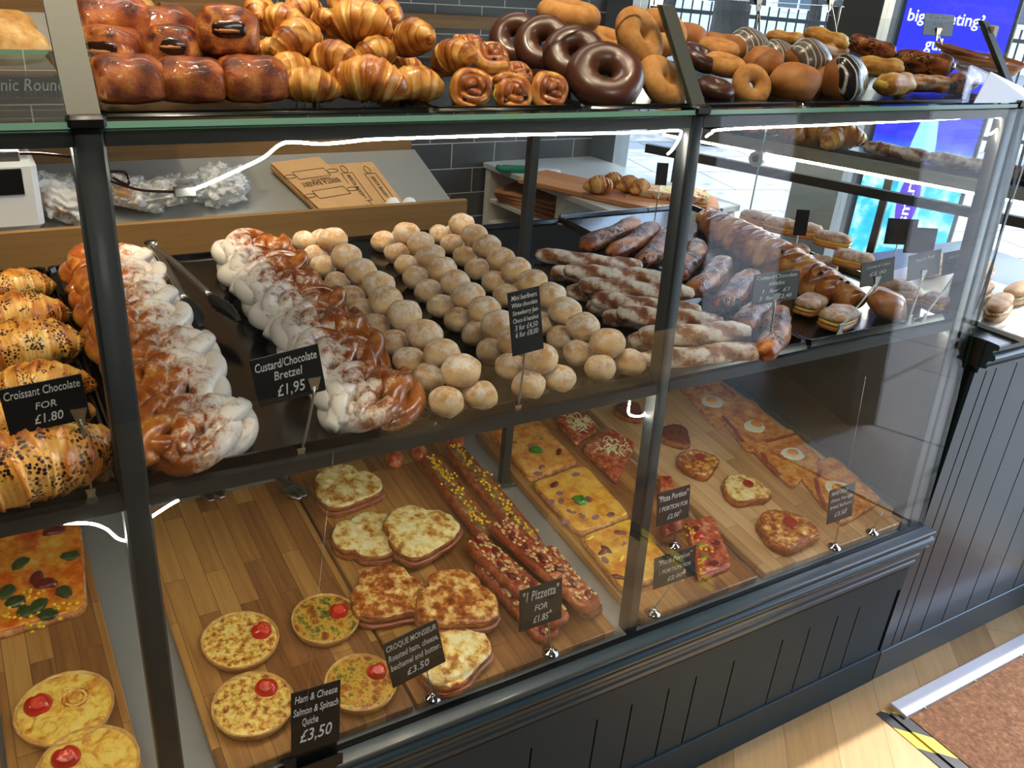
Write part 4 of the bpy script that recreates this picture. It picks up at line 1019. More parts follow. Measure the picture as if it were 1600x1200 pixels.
donut(DS, 1122, 78, .25, 66, 8, 0, 'sugared ring doughnut at the back, showing only its edge', G)
BN = [bun('round_bun', seed=2), bun('round_bun', seed=6)]
BSD = bun('striped_bun', seed=3, glaze=M_STRIPE); BSG = bun('striped_bun', seed=8, glaze=M_STRIPEG)
G = 'filled round buns on the top shelf'
for i, (pr, px, py, Y, w_, rx, rz, lab) in enumerate([
    (BN[0], 1240, 131, .125, 82, 0, 10, 'large smooth brown bun at the front beside the dark striped one'),
    (BN[1], 1192, 100, .19, 68, 0, 40, 'smooth bun behind the small upright doughnut'), (BN[0], 1136, 78, .30, 60, 0, 0, 'small smooth bun at the back left, seen behind the guard'),
    (BN[1], 1075, 60, .32, 60, 0, 20, 'smooth bun at the back, right behind the middle guard bar'), (BN[1], 1112, 72, .31, 54, 0, 70, 'small bun in the back row between two smooth buns'),
    (BSD, 1318, 127, .125, 86, 66, 22, 'bun with dark glossy chocolate and white stripes at the front'),
    (BSG, 1262, 96, .19, 76, 40, 10, 'bun with greyish chocolate and white stripes behind the large smooth bun'),
    (BSG, 1212, 92, .235, 64, 35, 0, 'second greyish striped bun left of the middle one'), (BSG, 1168, 76, .30, 70, 30, 10, 'striped bun at the back with only its top showing'),
    (BN[0], 1283, 128, .16, 66, 0, 0, 'brown bun squeezed behind the dark striped one')]):
    q = plT(pr, px, py, Y, w_, .088, rz, 0, 0, lab, 'bun', G, .03); q.rotation_euler = (D(rx), 0, D(rz)); P = atY(px, py, Y); q.location = Vector(P)-(q.rotation_euler.to_matrix() @ Vector((0, 0, .03)))*q.scale[0]
def custard_roll(name, seed, mat, fill, L=.095):
    r = empty(name); b = MB(); N = 40
    P = [(-L/2+L*i/(N-1), 0, .021) for i in range(N)]; rad = [.022*(1-abs(-1+2*i/(N-1))**6*.4) for i in range(N)]; rad[0] *= .55; rad[-1] *= .55
    b.tube(P, rad, 28, prof=lambda i, t, ph: 1+.22*nz(t*3.5, math.cos(ph)*1.6+seed, math.sin(ph)*1.6)-.16*math.exp(-((ph-2.0)/.22)**2)+.02*math.sin(ph*9+t*4), sq=.85, atf=lambda i, t, ph: max(0, min(1, .5+.8*nz(t*4, ph, seed)+.2*math.sin(ph*9+t*4))))
    b.build('pastry', mat, r)
    for s in (-1, 1):
        b = MB(); b.ell((s*L*.485, 0, .020), (.006, .0125, .0085), 14, 8, ns=.3, nsc=2, seed=seed); b.build('filling', fill, r)
    return r
CU = custard_roll('custard_pastry', 1, M_CUST, M_CREAM); CC = custard_roll('chocolate_pastry', 2, M_CSTICK, M_CHOCO); CD = custard_roll('dusted_pastry', 3, M_CUSTD, M_CREAM, .11)
G = 'custard and chocolate pastries on the top shelf'
for pr, px, py, Y, w_, yaw, pt, lab in [
    (CU, 1395, 143, .11, 92, 12, 0, 'long yellow pastry at the front right of the striped bun'), (CD, 1450, 139, .14, 70, -20, 0, 'pale flaky pastry right of the long yellow one'),
    (CC, 1500, 134, .13, 90, 15, -6, 'chocolate sprinkled pastry at the front next to the white card'), (CU, 1372, 104, .18, 78, -30, 0, 'yellow pastry lying behind the long one'),
    (CC, 1442, 98, .18, 92, -62, 0, 'pastry showing a thick dark chocolate filling at its end'), (CC, 1362, 74, .24, 76, -40, 10, 'chocolate sprinkled pastry on top of the heap under the houses'),
    (CU, 1291, 60, .26, 72, -70, 8, 'pastry with a grey cream end on top of the heap'), (CU, 1226, 60, .30, 60, -50, 0, 'yellow ended pastry at the left of the heap'),
    (CD, 1290, 82, .24, 70, -10, 0, 'pastry with a piped cream top behind the striped buns'), (CU, 1334, 112, .24, 70, 0, 0, 'pastry buried behind the dark striped bun'),
    (CC, 1408, 120, .24, 80, 20, 0, 'pastry buried behind the long yellow one')]:
    plT(pr, px, py, Y, w_, .1, yaw, pt, 0, lab, 'pastry', G, .021)
b = MB(); b.lathe([(0, 0), (.040, 0), (.046, .007), (.043, .008), (.040, .004), (0, .005)], 30); TD = b.build('apple_tart', M_BUN)
for i, (px, py, Y, w_, rx, lab) in enumerate([(1500, 80, .26, 84, 8, 'topmost flat tart of the stack behind the end guard bar'), (1520, 92, .24, 100, 4, 'second flat tart of the stack behind the end guard bar'), (1555, 96, .27, 90, 6, 'flat tart at the back of the stack near the right edge'), (1540, 108, .23, 96, 2, 'lowest flat tart of the stack above the white card')]):
    q = plT(TD, px, py, Y, w_, .092, 0, 0, 0, lab, 'tart', 'flat tarts at the right end of the top shelf', .004); q.rotation_euler = (D(rx), D(5-i*3), 0)
# folded white card standing on the shelf
P0 = atY(1522, 161, .05); P1 = atY(1548, 112, .075); P2 = atY(1612, 143, .075); P3 = atY(1612, 160, .05)
b = MB(); q = [tuple(P) for P in (P0, P3, P2, P1)]; b.rings([q, [(x, y+.0012, z) for x, y, z in q]]); tag(b.build('folded_card', M_WHITE, None, False), 'blank white card standing at the right end of the top glass shelf', 'card')
# ---------------------------------------------------------------- middle shelf: bretzels
BR = [bretzel('bretzel', M_BRE_R, 0), bretzel('bretzel', M_BRE_R, 2.2)]
G = 'bretzels of the left row, dusted on their right halves'
names = ['rearmost', 'second from the back', 'third from the back', 'middle', 'third from the front', 'second from the front', 'frontmost']
ys = [.70, .60, .50, .40, .30, .20, .10]
for i, y in enumerate(ys):
    x = .066+.004*math.sin(i*2)
    put(BR[i % 2], (x, y+.01, ZM+.006+(.010 if i < 6 else 0)), D(8*math.sin(i*3)), 0, D(14 if i < 6 else 4), (.94, 1.12, 1.0), names[i]+' bretzel of the left row, dusted on the right half', 'bretzel', G)
BL = [bretzel('bretzel', M_BRE_L, 1.1), bretzel('bretzel', M_BRE_L, 3.3)]
G = 'bretzels of the right row, dusted on their left halves'
for i, y in enumerate(ys):
    x = .297+.03*y+.004*math.sin(i*2+1)
    put(BL[i % 2], (x, y+.012, ZM+.006+(.010 if i < 6 else 0)), D(-6*math.sin(i*2.3)), 0, D(14 if i < 6 else 4), (.93, 1.12, 1.0), names[i]+' bretzel of the right row, dusted on the left half', 'bretzel', G)
# ---------------------------------------------------------------- mini berliners
BE = [berliner('mini_berliner', i) for i in range(6)]
rd = random.Random(3)
rows = {
 'left': (([(520, 375), (541, 402), (565, 425), (590, 445), (605, 470), (630, 492), (662, 522), (690, 554), (722, 580)]),
          [(475, 377), (492, 399), (507, 417), (527, 442), (547, 465), (567, 485), (587, 510), (617, 537), (640, 565), (670, 590), (695, 628)], [(750, 618)]),
 'middle': (([(636, 365), (658, 381), (674, 399), (692, 421), (712, 442), (732, 463), (757, 485), (780, 508), (806, 532), (843, 560)]),
          [(601, 377), (621, 396), (634, 415), (649, 434), (670, 455), (689, 479), (715, 500), (744, 521), (769, 549), (797, 573), (825, 602)], [(874, 592)]),
 'right': (([(722, 351), (742, 368), (762, 385), (782, 404), (808, 422), (835, 441), (860, 462), (884, 486), (912, 510), (948, 536)]),
          [(687, 366), (707, 382), (727, 401), (747, 421), (771, 441), (792, 463), (816, 485), (846, 506), (876, 529), (904, 552), (940, 575)], [(985, 566)])}
kk = 0
for rn, (topr, leftr, extra) in rows.items():
    G = 'mini berliners of the '+rn+' double row'
    for j, (px, py) in enumerate(leftr):
        s = .98+.06*rd.random(); pos = ' nearest the glass' if j == len(leftr)-1 else (' at the far back' if j == 0 else '')
        lab = f'dusted mini berliner on the lower left side of the {rn} row'+(pos if pos else ', between its two ends')
        plM(BE[kk % 6], px, py, .020*s, s, rd.random()*360, rd.uniform(-8, 8), 0, lab, 'berliner', G); kk += 1
        P = atM(px, py, .024)   # its partner on the hidden right side of the row
        if j < len(leftr)-1:
            put(BE[kk % 6], (P[0]+.042, P[1]+.012+rd.uniform(-.004, .004), ZM+.0045), rd.random()*6, 0, 0, s*.93, f'dusted mini berliner on the lower right side of the {rn} row', 'berliner', G); kk += 1
    for px, py in extra:
        plM(BE[kk % 6], px, py, .020, 1.0, rd.random()*360, 0, 0, f'dusted mini berliner at the front right corner of the {rn} row', 'berliner', G); kk += 1
    for j, (px, py) in enumerate(topr):
        s = 1.10+.08*rd.random(); pos = 'frontmost ' if j == len(topr)-1 else ('rearmost ' if j == 0 else '')
        plM(BE[kk % 6], px, py, .020*s, s, rd.random()*360, rd.uniform(-8, 8), 0, f'{pos}dusted mini berliner riding on top of the {rn} row'+('' if pos else ', between its two ends'), 'berliner', G, lift=.028); kk += 1
# ---------------------------------------------------------------- twisted sticks
ST = [stick('twisted_stick', .17, .017, M_STICK, i, 2.6) for i in range(3)]
CS = [stick('chocolate_stick', .13, .0185, M_CSTICK, i, 1.2, .8, .18) for i in range(3)]
def span(proto, a, b_, L, lab, cat, g, lift=0, hc=.013, wid=1.0):
    A = atM(a[0], a[1], .004+hc+lift); B = atM(b_[0], b_[1], .004+hc+lift); c = (A+B)/2; d = B-A; s = float(np.hypot(d[0], d[1]))/L
    return put(proto, (c[0], c[1], ZM+.0045+lift), math.atan2(d[1], d[0]), 0, 0, (s, wid, wid), lab, cat, g)
G = 'sugar dusted twisted sticks'
for i, (a, b_, lift, lab) in enumerate([
    ((836, 400), (1004, 420), 0, 'rearmost dusted twisted stick lying alone'), ((860, 428), (1010, 446), 0, 'lower stick of the second pair from the back'),
    ((880, 425), (1052, 440), .024, 'upper stick of the second pair from the back'), ((884, 458), (1040, 470), 0, 'lower stick of the middle pair'),
    ((904, 448), (1085, 462), .024, 'upper stick of the middle pair'), ((916, 482), (1080, 490), 0, 'lower stick of the third pair, with its end under the upper one'),
    ((924, 470), (1096, 492), .024, 'upper stick of the third pair'), ((942, 500), (1110, 505), 0, 'lower stick of the fourth pair'),
    ((962, 492), (1130, 508), .024, 'upper stick of the fourth pair'), ((984, 536), (1160, 530), 0, 'lower stick of the fifth pair behind the middle post'),
    ((1000, 528), (1172, 520), .024, 'upper stick of the fifth pair, crossing behind the middle post'), ((1000, 566), (1190, 550), 0, 'frontmost dusted twisted stick by the tray edge')]):
    span(ST[i % 3], a, b_, .17, lab, 'pastry stick', G, lift, .013, 1.22)
G = 'chocolate sprinkled sticks'
for i, (a, b_, lift, lab) in enumerate([
    ((912, 390), (996, 350), 0, 'rearmost chocolate stick near the back tray corner'), ((956, 402), (1026, 358), 0, 'second chocolate stick from the back'),
    ((1000, 416), (1056, 364), 0, 'third chocolate stick from the back, left of the middle post'), ((1060, 436), (1094, 384), 0, 'chocolate stick just right of the middle post'),
    ((1082, 462), (1136, 412), .012, 'fifth chocolate stick, partly on its neighbour'), ((1120, 484), (1178, 432), .0, 'chocolate stick left of the sticks price card'),
    ((1160, 518), (1210, 458), .0, 'chocolate stick under the sticks price card'), ((1196, 560), (1222, 490), .0, 'frontmost chocolate stick standing by the tray corner')]):
    span(CS[i % 3], a, b_, .13, lab, 'pastry stick', G, lift, .014, 1.28)
# ---------------------------------------------------------------- window end of the middle shelf
def cream_slice(name, seed):
    r = empty(name)
    def lay(sx, sy, z0, h, mat, nm, top=.0, ns=.001):
        b = MB(); b.slab(rrect(.092*sx, .056*sy, 9, .55), h, h*.42, top=top, ns=ns, nsc=45, seed=seed, z0=z0, edge=.04, steps=9); b.build(nm, mat, r)
    lay(1, 1, 0, .013, M_CSTICK2, 'lower_pastry'); lay(1.0, .93, .011, .008, M_CREAM, 'cream_filling'); lay(.97, 1, .0165, .014, M_SLICE, 'upper_pastry', .006, .003)
    return r
M_CSTICK2 = M_PLAIT
M_SLICE = food('dusted_slice_crust', [(.28, '#6e3614'), (.46, '#a8672e'), (.66, '#cf9450'), (.85, '#e6c088')], 45, .45, .7, powder=(.46, None, 0, 60))
SLC = [cream_slice('cream_slice', 1), cream_slice('cream_slice', 4)]
PLT = plait('raisin_plait', .66, .05, M_PLAIT, 3)
span(PLT, (1104, 338), (1336, 470), .66, 'long glazed raisin plait running from back to front across the right tray', 'plait', None, 0, .030, 1.22)
for i, (px, py, w_, yaw, lift, lab) in enumerate([
    (1268, 472, 1.0, 20, 0, 'dusted cream slice with a yellow end beside the sticks price card'), (1312, 492, 1.1, 14, 0, 'frontmost dusted cream slice with a yellow end on the right tray'),
    (1240, 440, .8, 40, 0, 'small dusted slice behind the two front cream slices'), (1302, 372, 1.0, -60, .045, 'dusted slice lying on the heap behind the raisin plait'),
    (1335, 402, 1.05, -55, .034, 'dusted slice on the heap, nearer than the topmost one'), (1222, 350, 1.0, -60, .040, 'dusted slice at the back of the right tray'),
    (1182, 338, .95, -60, .036, 'pale iced slice at the far back of the right tray'), (1258, 357, 1.0, -50, .040, 'slice between the topmost one and the back of the heap'), (1400, 446, 1.0, -30, .012, 'dusted slice behind the round raisin bun'),
    (1426, 458, .85, 40, 0, 'seeded brown slice right of the round raisin bun'), (1466, 466, .9, 10, .012, 'rightmost dusted slice on the right tray')]):
    plM(SLC[i % 2], px, py, .02*w_, w_*.9, yaw, 0, 0, lab, 'pastry', 'dusted cream slices at the window end', lift)
RB = empty('raisin_bun'); b = MB(); b.ell((0, 0, .024), (.043, .040, .026), 30, 18, ns=.18, nsc=1.8, seed=4, atf=lambda d: .5+.5*nz(d[0]*2, d[1]*2, 3)); b.build('dough', M_PLAIT, RB)
for i, (x, y) in enumerate([(-.015, -.012), (.004, -.016), (.018, -.004), (-.004, .006), (.012, .014), (-.02, .008)]):
    b = MB(); b.ell((x, y, .047-(x*x+y*y)*12), (.0055, .0045, .003), 10, 7, ns=.4, nsc=2, seed=i); b.build('raisin', M_RAISIN, RB)
put(RB, (atM(1376, 480, .02)[0], atM(1376, 480, .02)[1], ZM+.006), D(20), 0, D(25), 1.0, 'round raisin bun near the front of the right tray', 'bun')
for i, (x, y) in enumerate([(1.46, .34), (1.47, .43), (1.46, .52), (1.47, .61), (1.46, .69)]):
    put(SLC[i % 2], (x, y, ZM+.0045), D(20*i-30), 0, 0, 1.0, 'dusted slice in the lower layer of the heap behind the raisin plait', 'pastry', 'dusted cream slices at the window end')
# croissants on the left tray
CH = [croissant('chocolate_croissant', .15, 11, bend=.55, mat=M_CHCR, fat=.78), croissant('chocolate_croissant', .15, 14, bend=.6, mat=M_CHCR, fat=.8)]
for i, (px, py, s, yaw, lab) in enumerate([(26, 450, .8, 200, 'rearmost chocolate croissant on the left tray'), (28, 500, .95, 190, 'second chocolate croissant from the back, with thick chocolate strands'),
    (40, 552, 1.05, 195, 'middle chocolate croissant on the left tray'), (62, 600, .8, 170, 'chocolate croissant behind the croissant price card'), (40, 664, 1.0, 190, 'chocolate croissant right below the croissant price card'), (62, 742, 1.2, 195, 'frontmost chocolate croissant on the left tray')]):
    plM(CH[i % 2], px, py, .03, s, yaw, 0, 12, lab, 'croissant', 'chocolate croissants on the left tray')
# ---------------------------------------------------------------- lower display
def tongs(name, loc, rz, L, spread, headm, label, rx=0, head=.05):
    r = empty(name, loc, (rx, 0, rz)); tag(r, label, 'tongs')
    for s in (-1, 1):
        a = s*spread; b = MB()
        P = [(0, 0, .012), (L*.3*math.sin(a), -L*.3*math.cos(a), .016), (L*.75*math.sin(a), -L*.75*math.cos(a), .014)]
        Q = [Vector(P[0]).lerp(Vector(P[1]), t/5) for t in range(5)]+[Vector(P[1]).lerp(Vector(P[2]), t/6) for t in range(7)]
        b.tube(Q, .0062, 10, sq=.5); b.build('arm', M_STEEL, r)
        b = MB(); e = Vector(P[2]); d = Vector((math.sin(a), -math.cos(a), 0)); Q = [e+d*(head*t/12) for t in range(13)]
        rr = [.005+.009*math.sin(PI*min(1, .12+t/13))*(1+.16*math.cos(t*PI)) for t in range(13)]
        b.tube(Q, rr, 12, sq=.5); b.build('gripping_head', headm, r)
    b = MB(); b.tube([(.009*math.cos(x), .009+.007*math.sin(x), .012) for x in [t*2*PI/20 for t in range(21)]], .0028, 8); b.build('hanging_loop', M_BLACKP, r)
    b = MB(); b.lathe([(0, 0), (.008, 0), (.008, .014), (0, .014)], 16, M=Matrix.Translation((0, -.004, .006))); b.build('hinge', M_STEEL, r); return r
A = atM(234, 392, .06); B = atM(322, 515, .02)
tongs('serving_tongs', (.150, .745, ZM+.05), D(5), .33, .085, M_BLACKP, 'steel serving tongs with black heads lying between the two rows of bretzels', rx=.075, head=.10)
A = atB(305, 735, .03); B = atB(362, 822, .03)
tongs('small_tongs', (A[0], A[1], A[2]), math.atan2(B[1]-A[1], B[0]-A[0])+PI/2, .11, .09, M_STEEL, 'small steel tongs on the oak board behind the ham quiche', rx=.1, head=.04)
A = atB(418, 742, .03); B = atB(478, 790, .03)
tongs('small_tongs', (A[0], A[1], A[2]), math.atan2(B[1]-A[1], B[0]-A[0])+PI/2, .10, .06, M_STEEL, 'small steel tongs lying across the gap beside the rearmost croque monsieur', rx=.1, head=.04)
QG = 'individual quiches topped with a tomato half'
for q, px, py, s, lab in [
    (quiche('quiche', M_QHAM, 1, tom=(.034, .002), tyaw=.5), 375, 1000, 1.0, 'pale ham quiche with a tomato at its right edge, nearer the front post'),
    (quiche('quiche', M_QSPIN, 2, tom=(.026, .004), tyaw=-.3), 508, 966, .93, 'dark spinach quiche, rearmost of the four on the oak board'),
    (quiche('quiche', M_QHAM, 3, tom=(.026, .018), tyaw=-.5), 395, 1100, .99, 'browned ham quiche left of the ham and cheese price card'),
    (quiche('quiche', M_QSPIN, 4, tom=(.032, .008), tyaw=.0), 563, 1066, .93, 'spinach quiche between the two handwritten price cards'),
    (quiche('quiche', M_QPLAIN, 5, tom=(-.030, .016), tyaw=.2, rd=True), 102, 1108, 1.09, 'cheese quiche with a browned ring, upper one left of the front post'),
    (quiche('quiche', M_QPLAIN, 6, tom=(-.022, .022), tyaw=.2), 138, 1200, 1.09, 'cheese quiche cut off by the bottom edge left of the front post')]:
    plB(q, px, py, .015, s, 0, 0, 0, lab, 'quiche', QG)
CG = 'croque monsieur sandwiches'
for i, (px, py, s, yaw, lift, m_, lab) in enumerate([
    (540, 757, 1.0, 10, 0, M_CHEESE, 'rearmost croque monsieur, pale cheese on top'), (572, 832, .95, 75, 0, M_CHEESE, 'croque monsieur left of the middle pair, under its neighbour'),
    (655, 826, 1.06, 20, .014, M_CHEESE, 'croque monsieur right of the middle pair with ham sticking out'), (607, 924, 1.02, -10, 0, M_CHEESE2, 'browned croque monsieur above the croque price card'),
    (712, 934, 1.05, -20, .016, M_CHEESE2, 'largest and brownest croque monsieur lying on the front one'), (700, 1016, 1.0, 25, 0, M_CHEESE, 'frontmost croque monsieur behind the croque price card')]):
    q = croque('croque_monsieur', i*3+1, .131, .124, m_); plB(q, px, py, .026, s, yaw, 0, 0, lab, 'sandwich', CG, lift)
for i, (px, py, s, yaw, lab) in enumerate([(1092, 716, .78, 30, 'open toast with pepperoni right beside the middle post'), (1165, 758, .82, -10, 'middle open toast with pepperoni'), (1230, 822, 1.0, 5, 'frontmost and largest open toast with pepperoni'), (1056, 672, .66, 60, 'dark brown toast half hidden behind the middle post'), (984, 634, .62, 60, 'dark toast at the back, seen behind the light strip')]):
    q = toast('pepperoni_toast', i*2+1, .125, .118, M_CHEESE2 if i != 1 else M_CHEESE)
    if i > 2: 
        for c in list(q.children):
            if c.name.startswith(('pepperoni', 'melted')): bpy.data.objects.remove(c)
        b = MB(); b.slab([(x*.93, y*.93) for x, y in slicepts(.125, .118, 'toast', i*2+1)], .006, .003, top=.002, ns=.004, nsc=60, seed=i, z0=.0185, edge=.1, steps=10); b.build('browned_topping', food('browned_topping', [(.3, '#3d160a'), (.5, '#6e2e14'), (.75, '#a35a2c')], 60, .35, .6, coat=.3), q)
    plB(q, px, py, .024, s, yaw, 0, 0, lab, 'toast', 'open toasts on the pale board')
# long pizzettas
def pizzetta(a, b_, w_, top, seed, label, corn=False, lift=0.0):
    A = atB(a[0], a[1], .04+lift); B = atB(b_[0], b_[1], .04+lift); c = (A+B)/2; L = float(np.hypot(*(B-A)[:2]))
    r = empty('pizzetta', (c[0], c[1], ZB+.0205+lift+SL*c[1])); r.rotation_euler = R3(math.atan2(B[1]-A[1], B[0]-A[0]), 0, 0, math.atan(SL)).to_euler(); tag(r, label, 'pizza', 'long pizzettas in a stack')
    n = 30; o = []
    for i in range(4*n):
        t = 2*PI*i/(4*n); o.append((math.copysign(abs(math.cos(t))**.22, math.cos(t))*L/2, math.copysign(abs(math.sin(t))**.5, math.sin(t))*w_/2))
    # long pieces need side rings parallel to the rim rather than star rings
    def rng(ins, z, nsv):
        out = []
        for (x, y) in o:
            sx = (L/2-ins)/(L/2); sy = (w_/2-ins)/(w_/2)
            X, Y = x*sx, y*sy; e = 1+.06*nz(X*60, Y*60, seed+z*50)
            out.append((X, Y*e, z+nsv*nz(X*70, Y*70, seed)))
        return out
    b = MB(); b.rings([rng(.006, 0, 0), rng(0, .006, 0), rng(0, .014, .002), rng(.004, .022, .003), rng(.010, .019, .003)], True, True); b.build('crust', food_crust, r)
    b = MB(); N = 60; K = 9; vs = []; fs = []
    for i in range(N+1):
        for j in range(K+1):
            X = -L/2+.010+(L-.020)*i/N; wv = (w_/2-.0075)*(1-max(0, abs(-1+2*i/N)**12)*.35); Y = -wv+2*wv*j/K
            e = 0 if j in (0, K) or i in (0, N) else 1
            vs.append((X, Y, .0185+e*(.0035+.006*nz(X*75, Y*75, seed+3)+.003*nz(X*200, Y*200, seed))))
    for i in range(N):
        for j in range(K): q = i*(K+1)+j; fs.append((q, q+K+1, q+K+2, q+1))
    b.add(vs, fs); b.build('topping', top, r)
    rdm = random.Random(seed)
    if corn:
        b = MB()
        for i in range(80): b.ell((rdm.uniform(-L*.46, L*.46), rdm.gauss(0, w_*.17), .025+.002*rdm.random()), (.0036, .003, .0026), 7, 5)
        tag(b.build('corn_kernels', M_CORN, r), kind='stuff')
    else:
        b = MB()
        for i in range(90):
            x, y = rdm.uniform(-L*.46, L*.46), rdm.uniform(-.36, .36)*w_; a = rdm.random()*3; b.ell((x, y, .0245+.002*rdm.random()), (.0025+.003*rdm.random(), .002+.002*rdm.random(), .0015), 8, 5)
        tag(b.build('cheese_flakes', M_FLAKE, r), kind='stuff')
        for i in range(7):
            b = MB(); x = -L*.42+L*.84*i/6; b.ell((0, 0, 0), (.013, .006, .004), 14, 8, ns=.4, nsc=1.7, seed=seed+i); q = b.build('salami_strip', M_CHOR, r); q.location = (x, rdm.uniform(-.2, .2)*w_, .025); q.rotation_euler = (0, 0, rdm.uniform(-.9, .9))
    return r
food_crust = food('pizzetta_crust', [(.3, '#6a1d0c'), (.5, '#9e4420'), (.68, '#c47840'), (.85, '#e0b078')], 60, .4, .7, coat=.2)
pizzetta((668, 708), (762, 834), .047, M_PIZCO, 1, 'left corn topped pizzetta at the back of the stack', True)
pizzetta((702, 690), (838, 850), .047, M_PIZCO, 2, 'right corn topped pizzetta at the back of the stack', True)
pizzetta((752, 872), (862, 992), .050, M_PIZST, 4, 'lowest salami pizzetta at the left of the stack')
pizzetta((738, 838), (880, 968), .052, M_PIZST, 5, 'salami pizzetta lying on the left of the stack', lift=.020)
pizzetta((846, 852), (930, 955), .050, M_PIZST, 7, 'salami pizzetta under the topmost one at the right')
pizzetta((772, 808), (930, 945), .052, M_PIZST, 6, 'topmost salami pizzetta at the right of the stack', lift=.024)
ROLL = MB(); ROLL.ell((0, 0, .014), (.017, .027, .014), 20, 12, ns=.15, nsc=2); ROLL = ROLL.build('red_roll', M_PIZR)
for px, py, s, lab in [(616, 716, 1.1, 'tomato topped roll end at the far left behind the croques'), (655, 706, .95, 'tomato topped roll end in the middle of the three'), (712, 690, 1.1, 'tomato topped roll end beside the corn pizzettas')]:
    plB(ROLL, px, py, .015, s, -20, 0, 0, lab, 'roll', 'tomato topped rolls at the back of the oak board')
# pizza portions
PG = 'square pizza portions'
def topped(r, items, hh=.0135):
    for i, it in enumerate(items):
        kd, px, py = it[:3]; yaw = it[3] if len(it) > 3 else 0
        if kd == 's': disc(r, 'sausage_slice', px, py, .0105, M_SAUS, hh, .002, .62, yaw, i)
        elif kd == 'c': blob(r, 'chorizo_strip', px, py, (.014, .006, .004), M_CHOR, hh, yaw, i)
        elif kd == 'b': basil(r, px, py, hh, yaw, 1.15)
        elif kd == 'p': disc(r, 'pepperoni', px, py, .0115, M_CHOR, hh, .0025, .8, yaw, i)
        elif kd == 'g': disc(r, 'pickled_pepper', px, py, .0085, M_PEPGR, hh, .004, .75, yaw, i)
        elif kd == 'y': blob(r, 'yellow_pepper', px, py, (.013, .005, .003), M_CORN, hh, yaw, i)
        elif kd == 't': blob(r, 'tomato_piece', px, py, (.012, .010, .006), M_TOMATO, hh, yaw, i)
        elif kd == 'k':
            rdm = random.Random(i); x, y = local(r, px, py, .02+hh); b = MB()
            for _ in range(9): b.ell((x+rdm.gauss(0, .010), y+rdm.gauss(0, .010), hh+.002), (.0036, .003, .0026), 7, 5)
            tag(b.build('corn_kernels', M_CORN, r), kind='stuff')
r, c = quadslab('pizza_portion', [(762, 680), (838, 660), (903, 728), (828, 757)], .011, M_EDGEP, M_PIZ, 'rearmost sausage pizza portion with a basil leaf', 'pizza', PG, seed=1)
topped(r, [('s', 829, 696, .4), ('b', 838, 706, 1.2), ('c', 873, 706, .8), ('s', 846, 730, .6), ('s', 840, 740, -.4), ('s', 842, 685, .2), ('s', 802, 690, .2)])
r, c = quadslab('pizza_portion', [(829, 760), (912, 732), (984, 812), (903, 842)], .011, M_EDGEP, M_PIZY, 'middle sausage pizza portion with a basil leaf', 'pizza', PG, seed=2)
topped(r, [('c', 866, 757, .5), ('s', 874, 770, .3), ('b', 905, 784, .1), ('y', 897, 779, .4), ('s', 860, 784, .3), ('s', 876, 782, .9), ('s', 919, 780, 1.2), ('s', 892, 799, -.9), ('s', 909, 806, 1.2), ('s', 930, 808, .2), ('s', 954, 804, .2), ('s', 883, 815, .2), ('s', 899, 741, 0)])
r, c = quadslab('pizza_portion', [(904, 845), (985, 815), (1058, 898), (972, 932)], .011, M_EDGEP, M_PIZY, 'front sausage pizza portion running behind the middle post', 'pizza', PG, seed=3)
topped(r, [('c', 970, 833, -.6), ('c', 942, 862, .3), ('c', 946, 858, 1.9), ('y', 921, 840, .3), ('s', 975, 851, 1.4), ('s', 945, 875, 1.4), ('c', 966, 902, -.9), ('y', 970, 872, .6), ('s', 1026, 880, .3)])
def redslice(pix, seed, lab, items, shred=True):
    r, c = quadslab('tomato_pizza_slice', pix, .013, M_PIZR, M_PIZR, lab, 'pizza', 'tomato pizza slices', seed=seed, ns=.003)
    if shred:
        rdm = random.Random(seed); b = MB()
        cx = sum(p[0] for p in pix)/4; cy = sum(p[1] for p in pix)/4
        for i in range(46):
            x, y = rdm.gauss(0, .017), rdm.gauss(0, .017); a = rdm.random()*6.28; l = .006+.006*rdm.random()
            b.tube([(x-l*math.cos(a), y-l*math.sin(a), .0175), (x, y+.002, .020+.003*rdm.random()), (x+l*math.cos(a), y+l*math.sin(a), .0175)], .0012, 5)
        tag(b.build('shredded_cheese', M_SHRED, r), kind='stuff')
    topped(r, items, .016); return r
redslice([(866, 662), (905, 640), (932, 678), (900, 700), ], 1, 'rear tomato slice with shredded cheese', [])
redslice([(908, 706), (950, 675), (992, 700), (962, 760)], 2, 'tomato slice with shredded cheese nearer the middle post', [])
redslice([(1068, 822), (1112, 812), (1142, 890), (1090, 912)], 3, 'tomato slice with pepper and corn beside the pizza price card', [('p', 1087, 826), ('t', 1092, 838), ('p', 1117, 848), ('g', 1095, 852), ('k', 1098, 856), ('g', 1100, 870), ('p', 1115, 880), ('k', 1095, 878), ('k', 1080, 836)], False)
redslice([(1030, 800), (1062, 790), (1068, 830), (1036, 842)], 4, 'tomato slice mostly hidden by the pizza price card', [('p', 1050, 824), ('p', 1045, 806)], False)
redslice([(1028, 752), (1046, 750), (1056, 782), (1030, 790)], 5, 'small tomato slice just right of the middle post above the price card', [], False)
